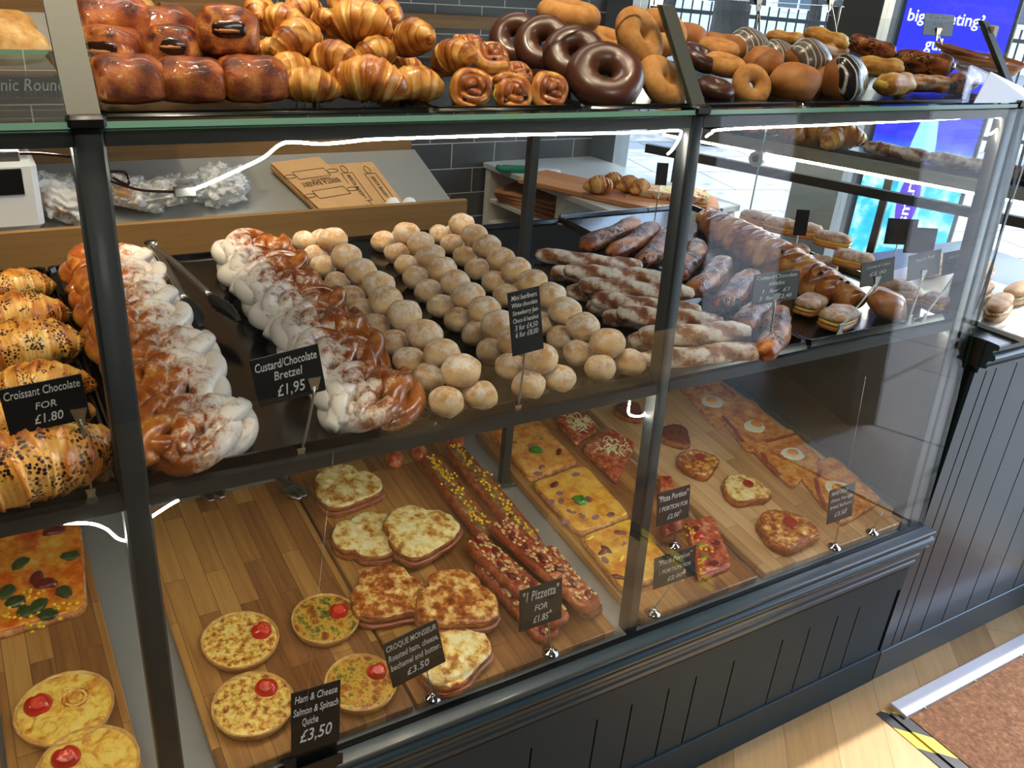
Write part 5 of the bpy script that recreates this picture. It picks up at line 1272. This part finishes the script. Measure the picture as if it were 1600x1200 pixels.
# egg slabs
def egg(parent, px, py, rad, hh, seed, yolk=(0, 0)):
    x, y = local(parent, px, py, .02+hh); b = MB(); o = []
    for i in range(36):
        a = 2*PI*i/36; o.append((rad*math.cos(a)*(1+.25*nz(math.cos(a)*1.5, math.sin(a)*1.5, seed)), rad*.8*math.sin(a)*(1+.25*nz(math.sin(a)*1.5, math.cos(a), seed))))
    b.slab(o, .003, .0015, top=.001); e = b.build('fried_egg', M_EGGW, parent); e.location = (x, y, hh+.0006)
    b = MB(); b.slab([(.0155*math.cos(a), .0125*math.sin(a)) for a in [t*2*PI/24 for t in range(24)]], .003, .0014, top=.002); yk = b.build('yolk', M_YOLK, e); yk.location = (yolk[0], yolk[1], .003)
def bacon(parent, pts, hh):
    b = MB(); P = []
    for px, py in pts:
        x, y = local(parent, px, py, .02+hh); P.append((x, y, hh+.001))
    Q = []
    for i in range(len(P)-1):
        for t in range(5): Q.append(Vector(P[i]).lerp(Vector(P[i+1]), t/5)+Vector((0, 0, .001*math.sin((i*5+t)*1.3))))
    Q.append(Vector(P[-1])); b.tube(Q, .0055, 8, sq=.4); b.build('bacon_strip', M_BACON, parent)
EG = 'egg and bacon flatbreads'
r, c = quadslab('egg_flatbread', [(1058, 606), (1120, 594), (1160, 624), (1122, 676)], .009, M_EDGEP, M_EGGS, 'rearmost egg flatbread at the back of the pale board', 'flatbread', EG, seed=11)
egg(r, 1113, 628, .032, .0115, 1, (-.002, .003)); bacon(r, [(1125, 600), (1140, 612), (1150, 620)], .011)
r, c = quadslab('egg_flatbread', [(1112, 640), (1172, 626), (1226, 682), (1168, 712)], .009, M_EDGEP, M_EGGS, 'second egg flatbread with a bright fried egg', 'flatbread', EG, seed=12)
egg(r, 1178, 667, .031, .0115, 2, (.010, .004)); bacon(r, [(1128, 650), (1145, 668), (1160, 690)], .011)
r, c = quadslab('egg_flatbread', [(1168, 700), (1232, 672), (1282, 722), (1238, 768)], .009, M_EDGEP, M_EGGS, 'third egg flatbread with a browned egg and bacon', 'flatbread', EG, seed=13)
egg(r, 1238, 710, .031, .0115, 3, (0, .002)); bacon(r, [(1195, 690), (1220, 684), (1242, 678)], .011); bacon(r, [(1190, 708), (1200, 724), (1218, 742)], .011)
r, c = quadslab('egg_flatbread', [(1238, 736), (1300, 716), (1378, 786), (1312, 826)], .009, M_EDGEP, M_EGGS, 'frontmost egg flatbread behind the upright price card', 'flatbread', EG, seed=14)
egg(r, 1308, 764, .032, .0115, 4, (0, .0)); bacon(r, [(1282, 734), (1274, 750), (1280, 775), (1290, 790)], .011)
r, c = quadslab('spinach_pizza', [(-30, 850), (128, 816), (138, 962), (-30, 1010)], .014, M_EDGEP, M_PIZSP, 'large spinach and red pepper pizza slab left of the front post', 'pizza', None, seed=21, ns=.004)
for i, (px, py) in enumerate([(26, 940), (60, 946), (100, 925), (110, 868), (10, 925), (40, 955), (75, 960), (32, 880)]): blob(r, 'spinach_clump', px, py, (.016, .012, .005), plain('cooked_spinach', '#39481f', .4, 0, .2, var=.4, scale=100, bump=.6) if i == 0 else bpy.data.materials['cooked_spinach'], .018, i, i)
for px, py in [(72, 912), (85, 830), (58, 905)]: blob(r, 'red_pepper', px, py, (.018, .011, .006), M_CHOR, .018, px, px)
topped(r, [('k', 20, 960), ('k', 60, 975), ('k', 95, 945), ('k', 48, 930)], .018)
# ---------------------------------------------------------------- price cards
def card_tag(label, xl, xr, yt, yb, Y, lines, roll=0.0, foot=None, kind='disc', z=None, tilt=.18, cx=.0, cz=-.42):
    """xl/xr: image columns of the card's sides at mid height; foot: image point of the foot"""
    xm, ym = (xl+xr)/2, (yt+yb)/2
    A = atY(xl, ym, Y); B = atY(xr, ym, Y); T = atY(xm, yt, Y); Bo = atY(xm, yb, Y); C = atY(xm, ym, Y)
    w_ = abs(B[0]-A[0]); h_ = abs(T[2]-Bo[2])/math.cos(tilt)
    r = empty('price_card', tuple(C), (0, 0, 0)); tag(r, label, 'price card', 'black price cards')
    rot = (Matrix.Rotation(-tilt, 3, 'X') @ Matrix.Rotation(-roll, 3, 'Y')).to_euler()
    b = MB(); b.box(-w_/2, w_/2, -.0007, .0007, -h_/2, h_/2, b=.0005); cd_ = b.build('card', M_SLATE, r, 'auto'); cd_.rotation_euler = rot
    for body, rw, ry, rs in lines:
        t = letters(body, cd_, M_CHALK, w=w_*rw, size=h_*rs, loc=(0, -.0011, h_*ry), rot=(PI/2, 0, 0), shear=.2, bold=.004)
    if foot is not None:
        F = foot-C; b = MB(); top = Vector((w_*.22, .004, -h_*.36)) if kind == 'disc' else Vector((w_*cx, -.004, h_*cz))
        if kind == 'disc':
            b = MB(); b.lathe([(0, 0), (.0145, 0), (.0145, .0015), (.011, .0045), (.005, .0078), (.004, .0085), (.004, .011), (0, .011)], 28, M=Matrix.Translation(Vector(F)) @ Matrix.Rotation(math.atan(SL), 4, 'X')); b.build('disc_foot', M_CHROME, r)
            b = MB(); b.tube([Vector(F)+Vector((0, 0, .01)), Vector(F).lerp(top, .5)+Vector((0, 0, .004)), top], .0013, 8); b.build('stem', M_STEEL, r)
            b = MB(); b.rings([[(top.x-.001, y, top.z+.014), (top.x-.0045, y, top.z+.006), (top.x-.0028, y, top.z-.014), (top.x+.0028, y, top.z-.014), (top.x+.0045, y, top.z+.006), (top.x+.001, y, top.z+.014)] for y in (-.0042, -.0026)]); c_ = b.build('arrow_clip', M_STEEL, r, False)
        else:
            b = MB(); m_ = Vector(F).lerp(top, .55)+Vector((.004, 0, 0)); Q = []
            for t in range(9):
                t /= 8; Q.append(Vector(F)*(1-t)**2+m_*2*t*(1-t)+top*t*t)
            b.tube(Q, .0017, 8); b.build('stem', M_STEEL, r)
            b = MB(); fx, fy, fz = F
            b.rings([[(fx-.008, fy+y, fz-.012), (fx+.008, fy+y, fz-.012), (fx+.004, fy+y, fz), (fx+.0055, fy+y, fz+.008), (fx-.0055, fy+y, fz+.008), (fx-.004, fy+y, fz)] for y in (-.003, -.001)]); b.build('edge_clip', M_STEEL, r, False)
            b = MB(); t_ = top
            b.rings([[(t_.x-.002, y, t_.z-.012), (t_.x+.002, y, t_.z-.012), (t_.x+.0085, y, t_.z+.012), (t_.x-.0085, y, t_.z+.012)] for y in (-.005, -.0025)]); b.build('fan_clip', M_STEEL, r, False)
    return r
FM = lambda px, py: np.array(atY(px, py, .040))
ym = .035
card_tag('price card reading Croissant Chocolate for £1.80', 5, 138, 598, 666, .06, [('Croissant Chocolate', .92, .24, .25), ('FOR', .26, -.06, .2), ('£1.80', .36, -.36, .27)], .06, FM(142, 772), 'mid', cx=.38, cz=-.42)
card_tag('handwritten price card reading Custard/Chocolate Bretzel £1,95', 397, 505, 552, 622, .06, [('Custard/Chocolate', .9, .22, .25), ('Bretzel', .42, -.02, .25), ('£1,95', .42, -.36, .32)], .10, FM(470, 708), 'mid', cx=.36, cz=-.30)
card_tag('tall handwritten price card of the mini berliners with six lines', 797, 846, 456, 548, .06, [('Mini berliners', .8, .36, .11), ('White chocolate', .8, .25, .1), ('Strawberry Jam', .8, .13, .1), ('Choco & hazelnut', .8, .01, .1), ('3 for £4,50', .72, -.11, .12), ('6 for £8,00', .72, -.22, .12)], .08, FM(808, 640), 'mid')
card_tag('handwritten price card reading Custard/Chocolate sticks 1 for £1, 3 for £2,40', 1178, 1247, 427, 470, .07, [('Custard/Chocolate', .88, .30, .17), ('sticks', .35, .08, .18), ('1  for  £1', .6, -.16, .18), ('3  for  £2,40', .72, -.38, .18)], -.02, FM(1197, 556), 'mid')
card_tag('slanted black card at the front of the raisin plait', 1346, 1396, 408, 442, .07, [('Custard Cake', .7, .22, .16), ('£2.00', .5, -.1, .2)], .05, FM(1312, 512), 'mid')
card_tag('black card left of the last one, above the seeded slice', 1420, 1468, 396, 432, .07, [('Apple Puff', .6, .2, .17)], .05, FM(1420, 498), 'mid')
card_tag('rightmost black card on the middle shelf', 1474, 1520, 392, 424, .07, [('Almond Slice', .7, .2, .17)], .04, FM(1444, 494), 'mid')
FB = lambda px, py: np.array(atB(px, py, .021))
def ct(label, xl, xr, yt, yb, fp, lines, roll=0, kind='disc', **kw):
    F = FB(*fp); return card_tag(label, xl, xr, yt, yb, F[1]+kw.pop('dy', .004), lines, roll, F, kind, **kw)
ct('price card reading 1 Pizzetta for £1.85', 813, 877, 918, 972, (860, 1020), [('"1 Pizzetta"', .84, .18, .32), ('FOR', .3, -.1, .2), ('£1.85', .36, -.38, .23)], -.02)
ct('tilted price card reading Croque Monsieur £3.50', 606, 690, 990, 1052, (675, 1090), [('CROQUE MONSIEUR', .92, .3, .17), ('Roasted ham, cheese,', .92, .08, .18), ('bechamel and butter.', .92, -.13, .18), ('£3.50', .42, -.37, .2)], .16)
ct('price card reading Pizza Portion, 1 portion for £2.00', 1028, 1076, 768, 812, (1053, 853), [('"Pizza Portion"', .9, .22, .24), ('1 PORTION FOR', .86, -.08, .19), ('£2.00', .36, -.36, .2)], .0)
ct('second pizza portion price card, nearer the front sill', 1024, 1085, 866, 906, (1020, 958), [('"Pizza Portion"', .8, .22, .22), ('1 PORTION FOR', .76, -.08, .17), ('£2.00', .36, -.36, .18)], .0)
ct('upright price card reading Croque, £3.50 in front of the last egg flatbread', 1296, 1332, 765, 808, (1303, 855), [('SMOKED CROQUE', .86, .32, .14), ('cheese, free eggs,', .86, .12, .15), ('bread, bechamel', .86, -.08, .15), ('£3.50', .46, -.34, .18)], .0)
r = empty('card_stand', tuple(FB(1362, 832))); tag(r, 'empty chrome card stand near the end of the pale board', 'card stand')
b = MB(); b.lathe([(0, 0), (.0145, 0), (.0145, .0015), (.011, .0045), (.005, .0078), (.004, .0085), (.004, .011), (0, .011)], 28); b.build('disc_foot', M_CHROME, r)
b = MB(); b.tube([(0, 0, .01), (.012, .002, .03), (.02, .003, .045)], .0013, 8); b.build('stem', M_STEEL, r)
F = FB(499, 1195); r = card_tag('folded handwritten card reading Ham & Cheese, Salmon & Spinach Quiche £3,50', 455, 532, 1078, 1165, F[1]+.004, [('Ham & Cheese', .86, .32, .16), ('Salmon & Spinach', .92, .12, .16), ('Quiche', .56, -.06, .17), ('£3,50', .66, -.32, .27)], -.06, None, tilt=.1)
Cc = r.location; b = MB(); zf = ZB+.021+SL*F[1]-Cc.z; b.box(-.042, .034, -.012, .03, zf-.003, zf-.001); b.box(-.042, .034, -.014, -.012, zf-.003, zf+.018); b.box(-.03, .03, -.002, .0, zf-.002, -.03); b.build('folded_foot', M_BLACKP, r, False)
TT = lambda px, py, Y: np.array(atY(px, py, Y))
card_tag('small price card reading Apple Tart for £1.95 standing in front of the poster', 1443, 1490, 22, 56, .30, [('Apple Tart', .7, .30, .18), ('FOR', .3, 0, .16), ('£1.95', .4, -.3, .2)], -.02, TT(1474, 84, .30), 'mid')
card_tag('price card ending in 1.80 at the top edge', 1278, 1318, -18, 8, .36, [('£1.80', .5, -.25, .32)], -.02, TT(1308, 66, .36), 'mid')
card_tag('dark card tip at the top edge above the smooth buns', 1172, 1198, -18, 8, .36, [], -.02, TT(1185, 66, .36), 'mid')
# wire rail behind the top shelf heap
r = empty('wire_rail', (0, 0, 0)); tag(r, 'thin wire rail on posts along the back of the top glass shelf', 'rail')
A = atY(1040, 40, .50); B = atY(1440, 62, .50)
for zz, nm in ((1.50, 'upper_wire'), (1.435, 'lower_wire')):
    b = MB(); b.tube([(.75, .50, zz), (1.55, .50, zz)], .0011, 6); b.build(nm, M_STEEL, r)
for x in (.80, 1.02, 1.30, 1.54):
    b = MB(); b.tube([(x, .50, ZT+.0065), (x, .50, 1.56)], .0022, 8); b.build('upright', M_STEEL, r)
# ================================================================ things on the back wall rack
def rk(px, py, lift=0.0):    # on the sloping sheet of the lower rack shelf
    s = .105/.292; return onp(px, py, (0, 1.208, .896+lift), (0, -s, 1))
SLR = math.atan(.105/.292)
bx = empty('white_till', (-.075, 1.30, .905)); tag(bx, 'white plastic box with a dark slotted front at the left end of the rack', 'machine')
b = MB(); b.box(-.09, .09, -.085, .085, .02, .17, b=.012); b.build('housing', M_WHITE, bx, 'auto')
b = MB(); b.box(-.085, .06, -.088, -.084, .10, .155, b=.001); b.build('dark_window', M_BLACKP, bx, 'auto')
k = NT('plastic_film'); f = k.noise(22, 5, .7); k.bump(f, .8, .006)
k.fin('#eeeeee', .16, 0, .5, .9)
tr = k.n('ShaderNodeBsdfTransparent'); mx = k.n('ShaderNodeMixShader'); k.l(k.math('MULTIPLY', k.step(f, .36, .60), .9), mx.inputs[0]); k.l(tr.outputs[0], mx.inputs[1]); k.l(k.b.outputs[0], mx.inputs[2]); k.l(mx.outputs[0], k.out.inputs[0]); M_PLAST = k.m
M_LOAF = food('pale_loaf', [(.3, '#b0733a'), (.55, '#d9a668'), (.8, '#ecc894')], 30, .6, .3)
def bag(px, py, w_, h_, seed, lab, loaf=True):
    P = rk(px, py, .03); r = empty('plastic_bag', (P[0], P[1], P[2]-.028), (SLR, 0, seed*.7)); tag(r, lab, 'plastic bag')
    b = MB(); nu, nv = 70, 44; vs = []; 
    for i in range(nv+1):
        th = PI*i/nv
        for j in range(nu):
            ph = 2*PI*j/nu; d = (math.sin(th)*math.cos(ph), math.sin(th)*math.sin(ph), math.cos(th))
            q = abs(nz(d[0]*3+seed, d[1]*3, d[2]*3))*.55+abs(nz(d[0]*6+seed, d[1]*6, d[2]*6))*.18
            k = .78+q; vs.append((d[0]*w_*k, d[1]*h_*k, .03+max(-.028, d[2]*.045*k)))
    fs = []
    for i in range(nv):
        for j in range(nu): a, c = i*nu+j, i*nu+(j+1) % nu; fs.append((a, a+nu, c+nu, c))
    b.add(vs, fs); b.build('film', M_PLAST, r)
    if loaf:
        l = MB(); l.ell((0, 0, 0), (w_*.66, h_*.62, .024), 24, 14, ns=.15, nsc=1.5, seed=seed); o = l.build('bread_roll', M_LOAF); o.location = (P[0], P[1], P[2]); o.rotation_euler = (SLR, 0, seed*.7)
        tag(o, 'pale bread inside '+lab.replace('containing bread', '').strip(), 'bread')
bag(92, 312, .062, .085, 1, 'clear plastic bag containing bread left of the front post')
bag(205, 308, .066, .09, 3, 'clear plastic bag containing bread just right of the front post')
bag(268, 306, .085, .10, 5, 'crumpled clear plastic bag under the cable plug', False)
bag(345, 288, .07, .07, 8, 'thin empty plastic bag next to the stack of paper bags', False)
M_KRAFT = plain('kraft_paper', '#c99c68', .8, var=.08, scale=20); M_INK = plain('ink', '#3a2416', .8)
def paperbags(px, py, w_, h_, n_, yaw, lab, kind):
    P = rk(px, py, .0); r = empty('paper_bags', (P[0], P[1], P[2]), (SLR, 0, yaw)); tag(r, lab, 'paper bags', None)
    for i in range(n_):
        b = MB(); a = .002*math.sin(i*2.1); z = .001+i*.0035
        b.box(-w_/2+a, w_/2+a, -h_/2, h_/2, z, z+.003, b=.0008); b.build('paper_bag', M_KRAFT, r, 'auto')
    zt = .001+n_*.0035+.0002
    def pin(cx, cy, L, W_, ang):
        o = [(-L/2, -W_/2), (L/2, -W_/2), (L/2, W_/2), (-L/2, W_/2), (-L/2, -W_/2)]
        c, s = math.cos(ang), math.sin(ang); T = lambda p: (cx+p[0]*c-p[1]*s, cy+p[0]*s+p[1]*c, zt)
        b = MB(); b.tube([T(p) for p in o], .0009, 5)
        for sg in (-1, 1): b.tube([T((sg*(L/2+.018-.018*math.cos(q)), .008*math.sin(q))) for q in [t*2*PI/16 for t in range(17)]], .0009, 5)
        b.build('rolling_pin_print', M_INK, r)
    if kind == 0:
        pin(.0, .045, .10, .035, 0); pin(.0, -.045, .10, .035, 0)
        letters('BERITA BAKERY', r, M_INK, w=.12, size=.028, loc=(0, .012, zt), rot=(0, 0, PI)); letters('COFFEE & CO', r, M_INK, w=.06, size=.014, loc=(.01, .022, zt), rot=(0, 0, PI))
    else:
        pin(-.03, 0, .13, .032, PI/2); pin(.035, -.01, .13, .032, PI/2)
        letters('BERITA BAKERY', r, M_INK, w=.11, size=.016, loc=(-.035, 0, zt), rot=(0, 0, -PI/2)); letters('BERITA BAKERY', r, M_INK, w=.10, size=.014, loc=(.03, -.01, zt), rot=(0, 0, -PI/2))
paperbags(500, 297, .155, .235, 6, .30, 'thick stack of brown paper bags printed with rolling pins, left of the two', 0)
paperbags(572, 296, .14, .225, 3, .06, 'thin stack of brown paper bags printed with upright rolling pins', 1)
for i, (px, lab) in enumerate([(614, 'left one of two small white cups on the rack lip'), (640, 'right one of two small white cups on the rack lip')]):
    P = rk(px, 318, .015); b = MB(); b.lathe([(0, 0), (.021, 0), (.022, .006), (.020, .02), (.012, .031), (.004, .0345), (0, .035)], 24); o = b.build('white_cup', M_WHITE); o.location = (P[0], P[1], P[2]-.018); tag(o, lab, 'cup', 'white cups on the rack')
M_LOAFB = food('country_loaf', [(.3, '#9a6228'), (.5, '#c79350'), (.68, '#e2bd84'), (.85, '#f0ddb8')], 26, .7, .4)
def loaf(px, py, Y, r3, lab, seed, rz=0):
    P = atY(px, py, Y); b = MB(); b.ell((0, 0, 0), r3, 28, 18, ns=.12, nsc=1.6, seed=seed, pw=.9); o = b.build('bread_loaf', M_LOAFB); o.location = tuple(P); o.rotation_euler = (0, 0, rz); return tag(o, lab, 'bread')
loaf(-8, 72, 1.33, (.10, .07, .055), 'round floured loaf on the upper rack shelf above the Organic Round label', 1)
loaf(8, 42, 1.40, (.06, .05, .035), 'small pale loaf lying on the round one', 3)
loaf(210, 22, 1.36, (.05, .05, .045), 'pale crusty loaf behind the chocolate buns', 5)
# ---------------------------------------------------------------- on the side cabinet
def cbp(px, py, z=.94): return atZ(px, py, z)
M_PADD = wood('paddle_wood', '#a8683a', '#c98a55', '#dba673', .5, 3, 'X', .5, gap=False)
P = cbp(930, 296, .95); pd = empty('paddle_board', (P[0], P[1], .9415), (0, 0, D(-62))); tag(pd, 'long orange wooden paddle board on the white cabinet', 'board')
b = MB(); b.box(-.21, .24, -.085, .085, 0, .014, b=.002); b.build('blade', M_PADD, pd, 'auto')
M_MULTI = food('chopped_topping', [(.3, '#7a1c10'), (.42, '#c4552c'), (.52, '#e8d8b0'), (.62, '#6f9a3a'), (.75, '#f0e4c0')], 90, .5, .8)
CS_ = croissant('filled_croissant', .085, 21, fat=1.05)
b = MB(); b.ell((0, .004, .018), (.032, .02, .006), 16, 8, ns=.2, nsc=2); b.build('filling', M_MULTI, CS_)
for i, (px, py, s, lab) in enumerate([(936, 292, .9, 'leftmost filled croissant on the paddle board'), (958, 282, .75, 'rear filled croissant on the paddle board'), (982, 290, .85, 'filled croissant between the other ones on the paddle board'), (1000, 294, .8, 'rightmost filled croissant on the paddle board')]):
    P = cbp(px, py, .975); put(CS_, (P[0], P[1], .957), D(170+i*12), 0, 0, s, lab, 'croissant', 'filled croissants on the paddle board')
P = cbp(1050, 312, .95); o = empty('serving_board', (P[0], P[1], .9415), (0, 0, D(-40))); tag(o, 'wooden board with chopped salad sandwich next to the paddle board', 'board')
b = MB(); b.box(-.13, .13, -.07, .07, 0, .016, b=.002); b.build('wood', M_PADD, o, 'auto')
b = MB(); b.slab(rrect(.2, .1), .02, .005, ns=.008, nsc=60, seed=4, z0=.0165); t = b.build('salad_flatbread', M_MULTI); t.location = o.location; t.rotation_euler = o.rotation_euler; tag(t, 'flatbread covered with chopped salad on the small wooden board', 'bread')
P = cbp(808, 265, .945); b = MB(); b.slab(rrect(.13, .05), .012, .004, ns=.004, nsc=60, seed=3); o = b.build('green_cloth', plain('green_cloth', '#117a52', .8, bump=.3, scale=120)); o.location = (P[0], P[1], .9412); o.rotation_euler = (0, 0, D(-15)); tag(o, 'folded green cloth at the back of the cabinet worktop', 'cloth')
P = cbp(853, 268, .945); b = MB(); b.slab(rrect(.09, .035), .01, .003, ns=.003, nsc=80, seed=5); o = b.build('white_packet', M_WHITE); o.location = (P[0], P[1], .9412); o.rotation_euler = (0, 0, D(-15)); tag(o, 'white packet lying beside the green cloth', 'packet')
for i in range(4):
    b = MB(); b.box(-.13, .13, -.09, .09, 0, .010, b=.002); o = b.build('thin_board', M_PADD, None, 'auto'); o.location = (1.43, 1.38+.006*i, .8305+i*.0115+.0005); o.rotation_euler = (0, 0, D(-80+i*7))
    tag(o, ['lowest', 'second', 'third', 'topmost'][i]+' thin wooden board of the pile inside the cabinet', 'board', 'wooden boards inside the cabinet')
b = MB(); b.lathe([(0, 0), (.0145, 0), (.0145, .0015), (.011, .0045), (.004, .0085), (.0014, .011), (.0013, .09), (0, .09)], 16); SD = b.build('spare_card_stand', M_CHROME)
for i in range(12):
    x, y = 1.345+.035*(i % 3)+.004*i % .01, 1.13-.026*(i//3)
    put(SD, (x, y, .7585), 0, 0, 0, 1, 'spare chrome card stand stored on the cabinet shelf', 'card stand', 'spare card stands in the cabinet')
# ---------------------------------------------------------------- window side food
rd = random.Random(11)
U = Matrix.Translation((1.77, .98, 0)) @ Matrix.Rotation(D(-64), 4, 'Z')
r = empty('baking_tray', tuple(U @ Vector((.33, .085, 1.1325))), (0, 0, D(-64))); tag(r, 'black tray on the raised window shelf under the small croissants', 'tray')
b = MB(); b.box(-.50, .50, -.09, .09, 0, .003); b.box(-.50, .50, -.093, -.09, 0, .012); b.box(-.50, .50, .09, .093, 0, .012); b.build('tray_body', M_TRAY, r, False)
SCR = croissant('small_croissant', .075, 31, bend=1.1, fat=1.15)
for i in range(26):
    j = i if i < 16 else i-16; x = -.16+.031*j+(.01 if i >= 16 else 0); y = .02+.055*rd.random()+(0.02 if i % 2 else 0); z = 1.136 if i < 16 else 1.170
    put(SCR, U @ Vector((x, y, z)), rd.random()*6, rd.uniform(-.3, .3), 0, 1.1+.2*rd.random(), 'small golden croissant heaped on the raised window shelf', 'croissant', 'small croissants on the raised window shelf')
BG = stick('dusted_baguette', .2, .022, M_STICK, 6, 1.5, .8, .12)
for i, x in enumerate((.44, .60, .76)): put(BG, U @ Vector((x, .04+.01*i, 1.136)), D(-64+6*i), 0, 0, (.85, 1, 1), ['first', 'second', 'last'][i]+' floury baguette on the raised window shelf, counting from the small croissants', 'bread', 'floury baguettes on the raised window shelf')
# sandwiches on the window counter
M_SANDW = food('seeded_baguette', [(.3, '#8a5a2c'), (.5, '#c4935a'), (.75, '#e3c18e')], 30, .6, .4)
o = tag(MB().box(-.16, .16, -.2, .2, 0, .012, b=.002).build('marble_slab', plain('marble', '#d8d8d4', .25, 0, .2, var=.06, scale=10), None, 'auto'), 'pale slab on the window counter carrying the sandwiches', 'board'); o.location = (1.80, .16, .921); o.rotation_euler = (0, 0, .12)
SN = empty('baguette_sandwich'); b = MB(); b.ell((0, 0, .012), (.085, .026, .012), 26, 10, ns=.08, pw=.85); b.build('lower_half', M_SANDW, SN)
b = MB(); b.ell((0, 0, .024), (.083, .028, .007), 26, 10, ns=.35, nsc=5); b.build('salad_filling', M_MULTI, SN); b = MB(); b.ell((0, 0, .038), (.084, .025, .014), 26, 12, ns=.08, pw=.85, seed=3); b.build('upper_half', M_SANDW, SN)
for i, (x, y, a) in enumerate([(1.72, .06, 20), (1.75, .13, 15), (1.80, .20, 25), (1.86, .10, 10), (1.90, .22, 20), (1.84, .30, 15)]):
    put(SN, (x, y, .9335), D(a), 0, 0, .85, f'salad filled baguette sandwich on the window counter, {["nearest the end post", "second from the end post", "in the middle", "at the right front", "at the right back", "at the far back"][i]}', 'sandwich', 'sandwiches on the window counter')
# black cards further back
for i, (px, py, X, w_, lab) in enumerate([(1408, 362, 1.62, .07, 'blank black card behind the raisin plait heap'), (1438, 376, 1.66, .07, 'second blank black card beside the first one behind the heap'), (1252, 348, 1.60, .03, 'small dark card against the bright pavement'), (1034, 272, 1.62, .03, 'small dark card against the window frame')]):
    P = atX(px, py, X); P = CAM+ray(px, py)*1.95 if i < 3 else CAM+ray(px, py)*2.3
    o = empty('black_card', tuple(P), (D(-8), 0, D(-25))); tag(o, lab, 'price card'); b = MB(); b.box(-w_/2, w_/2, -.0008, .0008, -.028, .028); b.build('card', M_SLATE, o, False)
    zb = {0: ZM+.02, 1: ZM+.02, 2: ZM+.02, 3: .942}[i]
    b = MB(); b.tube([(0, .004, -.02), (-.004, .006, zb-P[2])], .0015, 8); b.build('stem', M_STEEL, o)
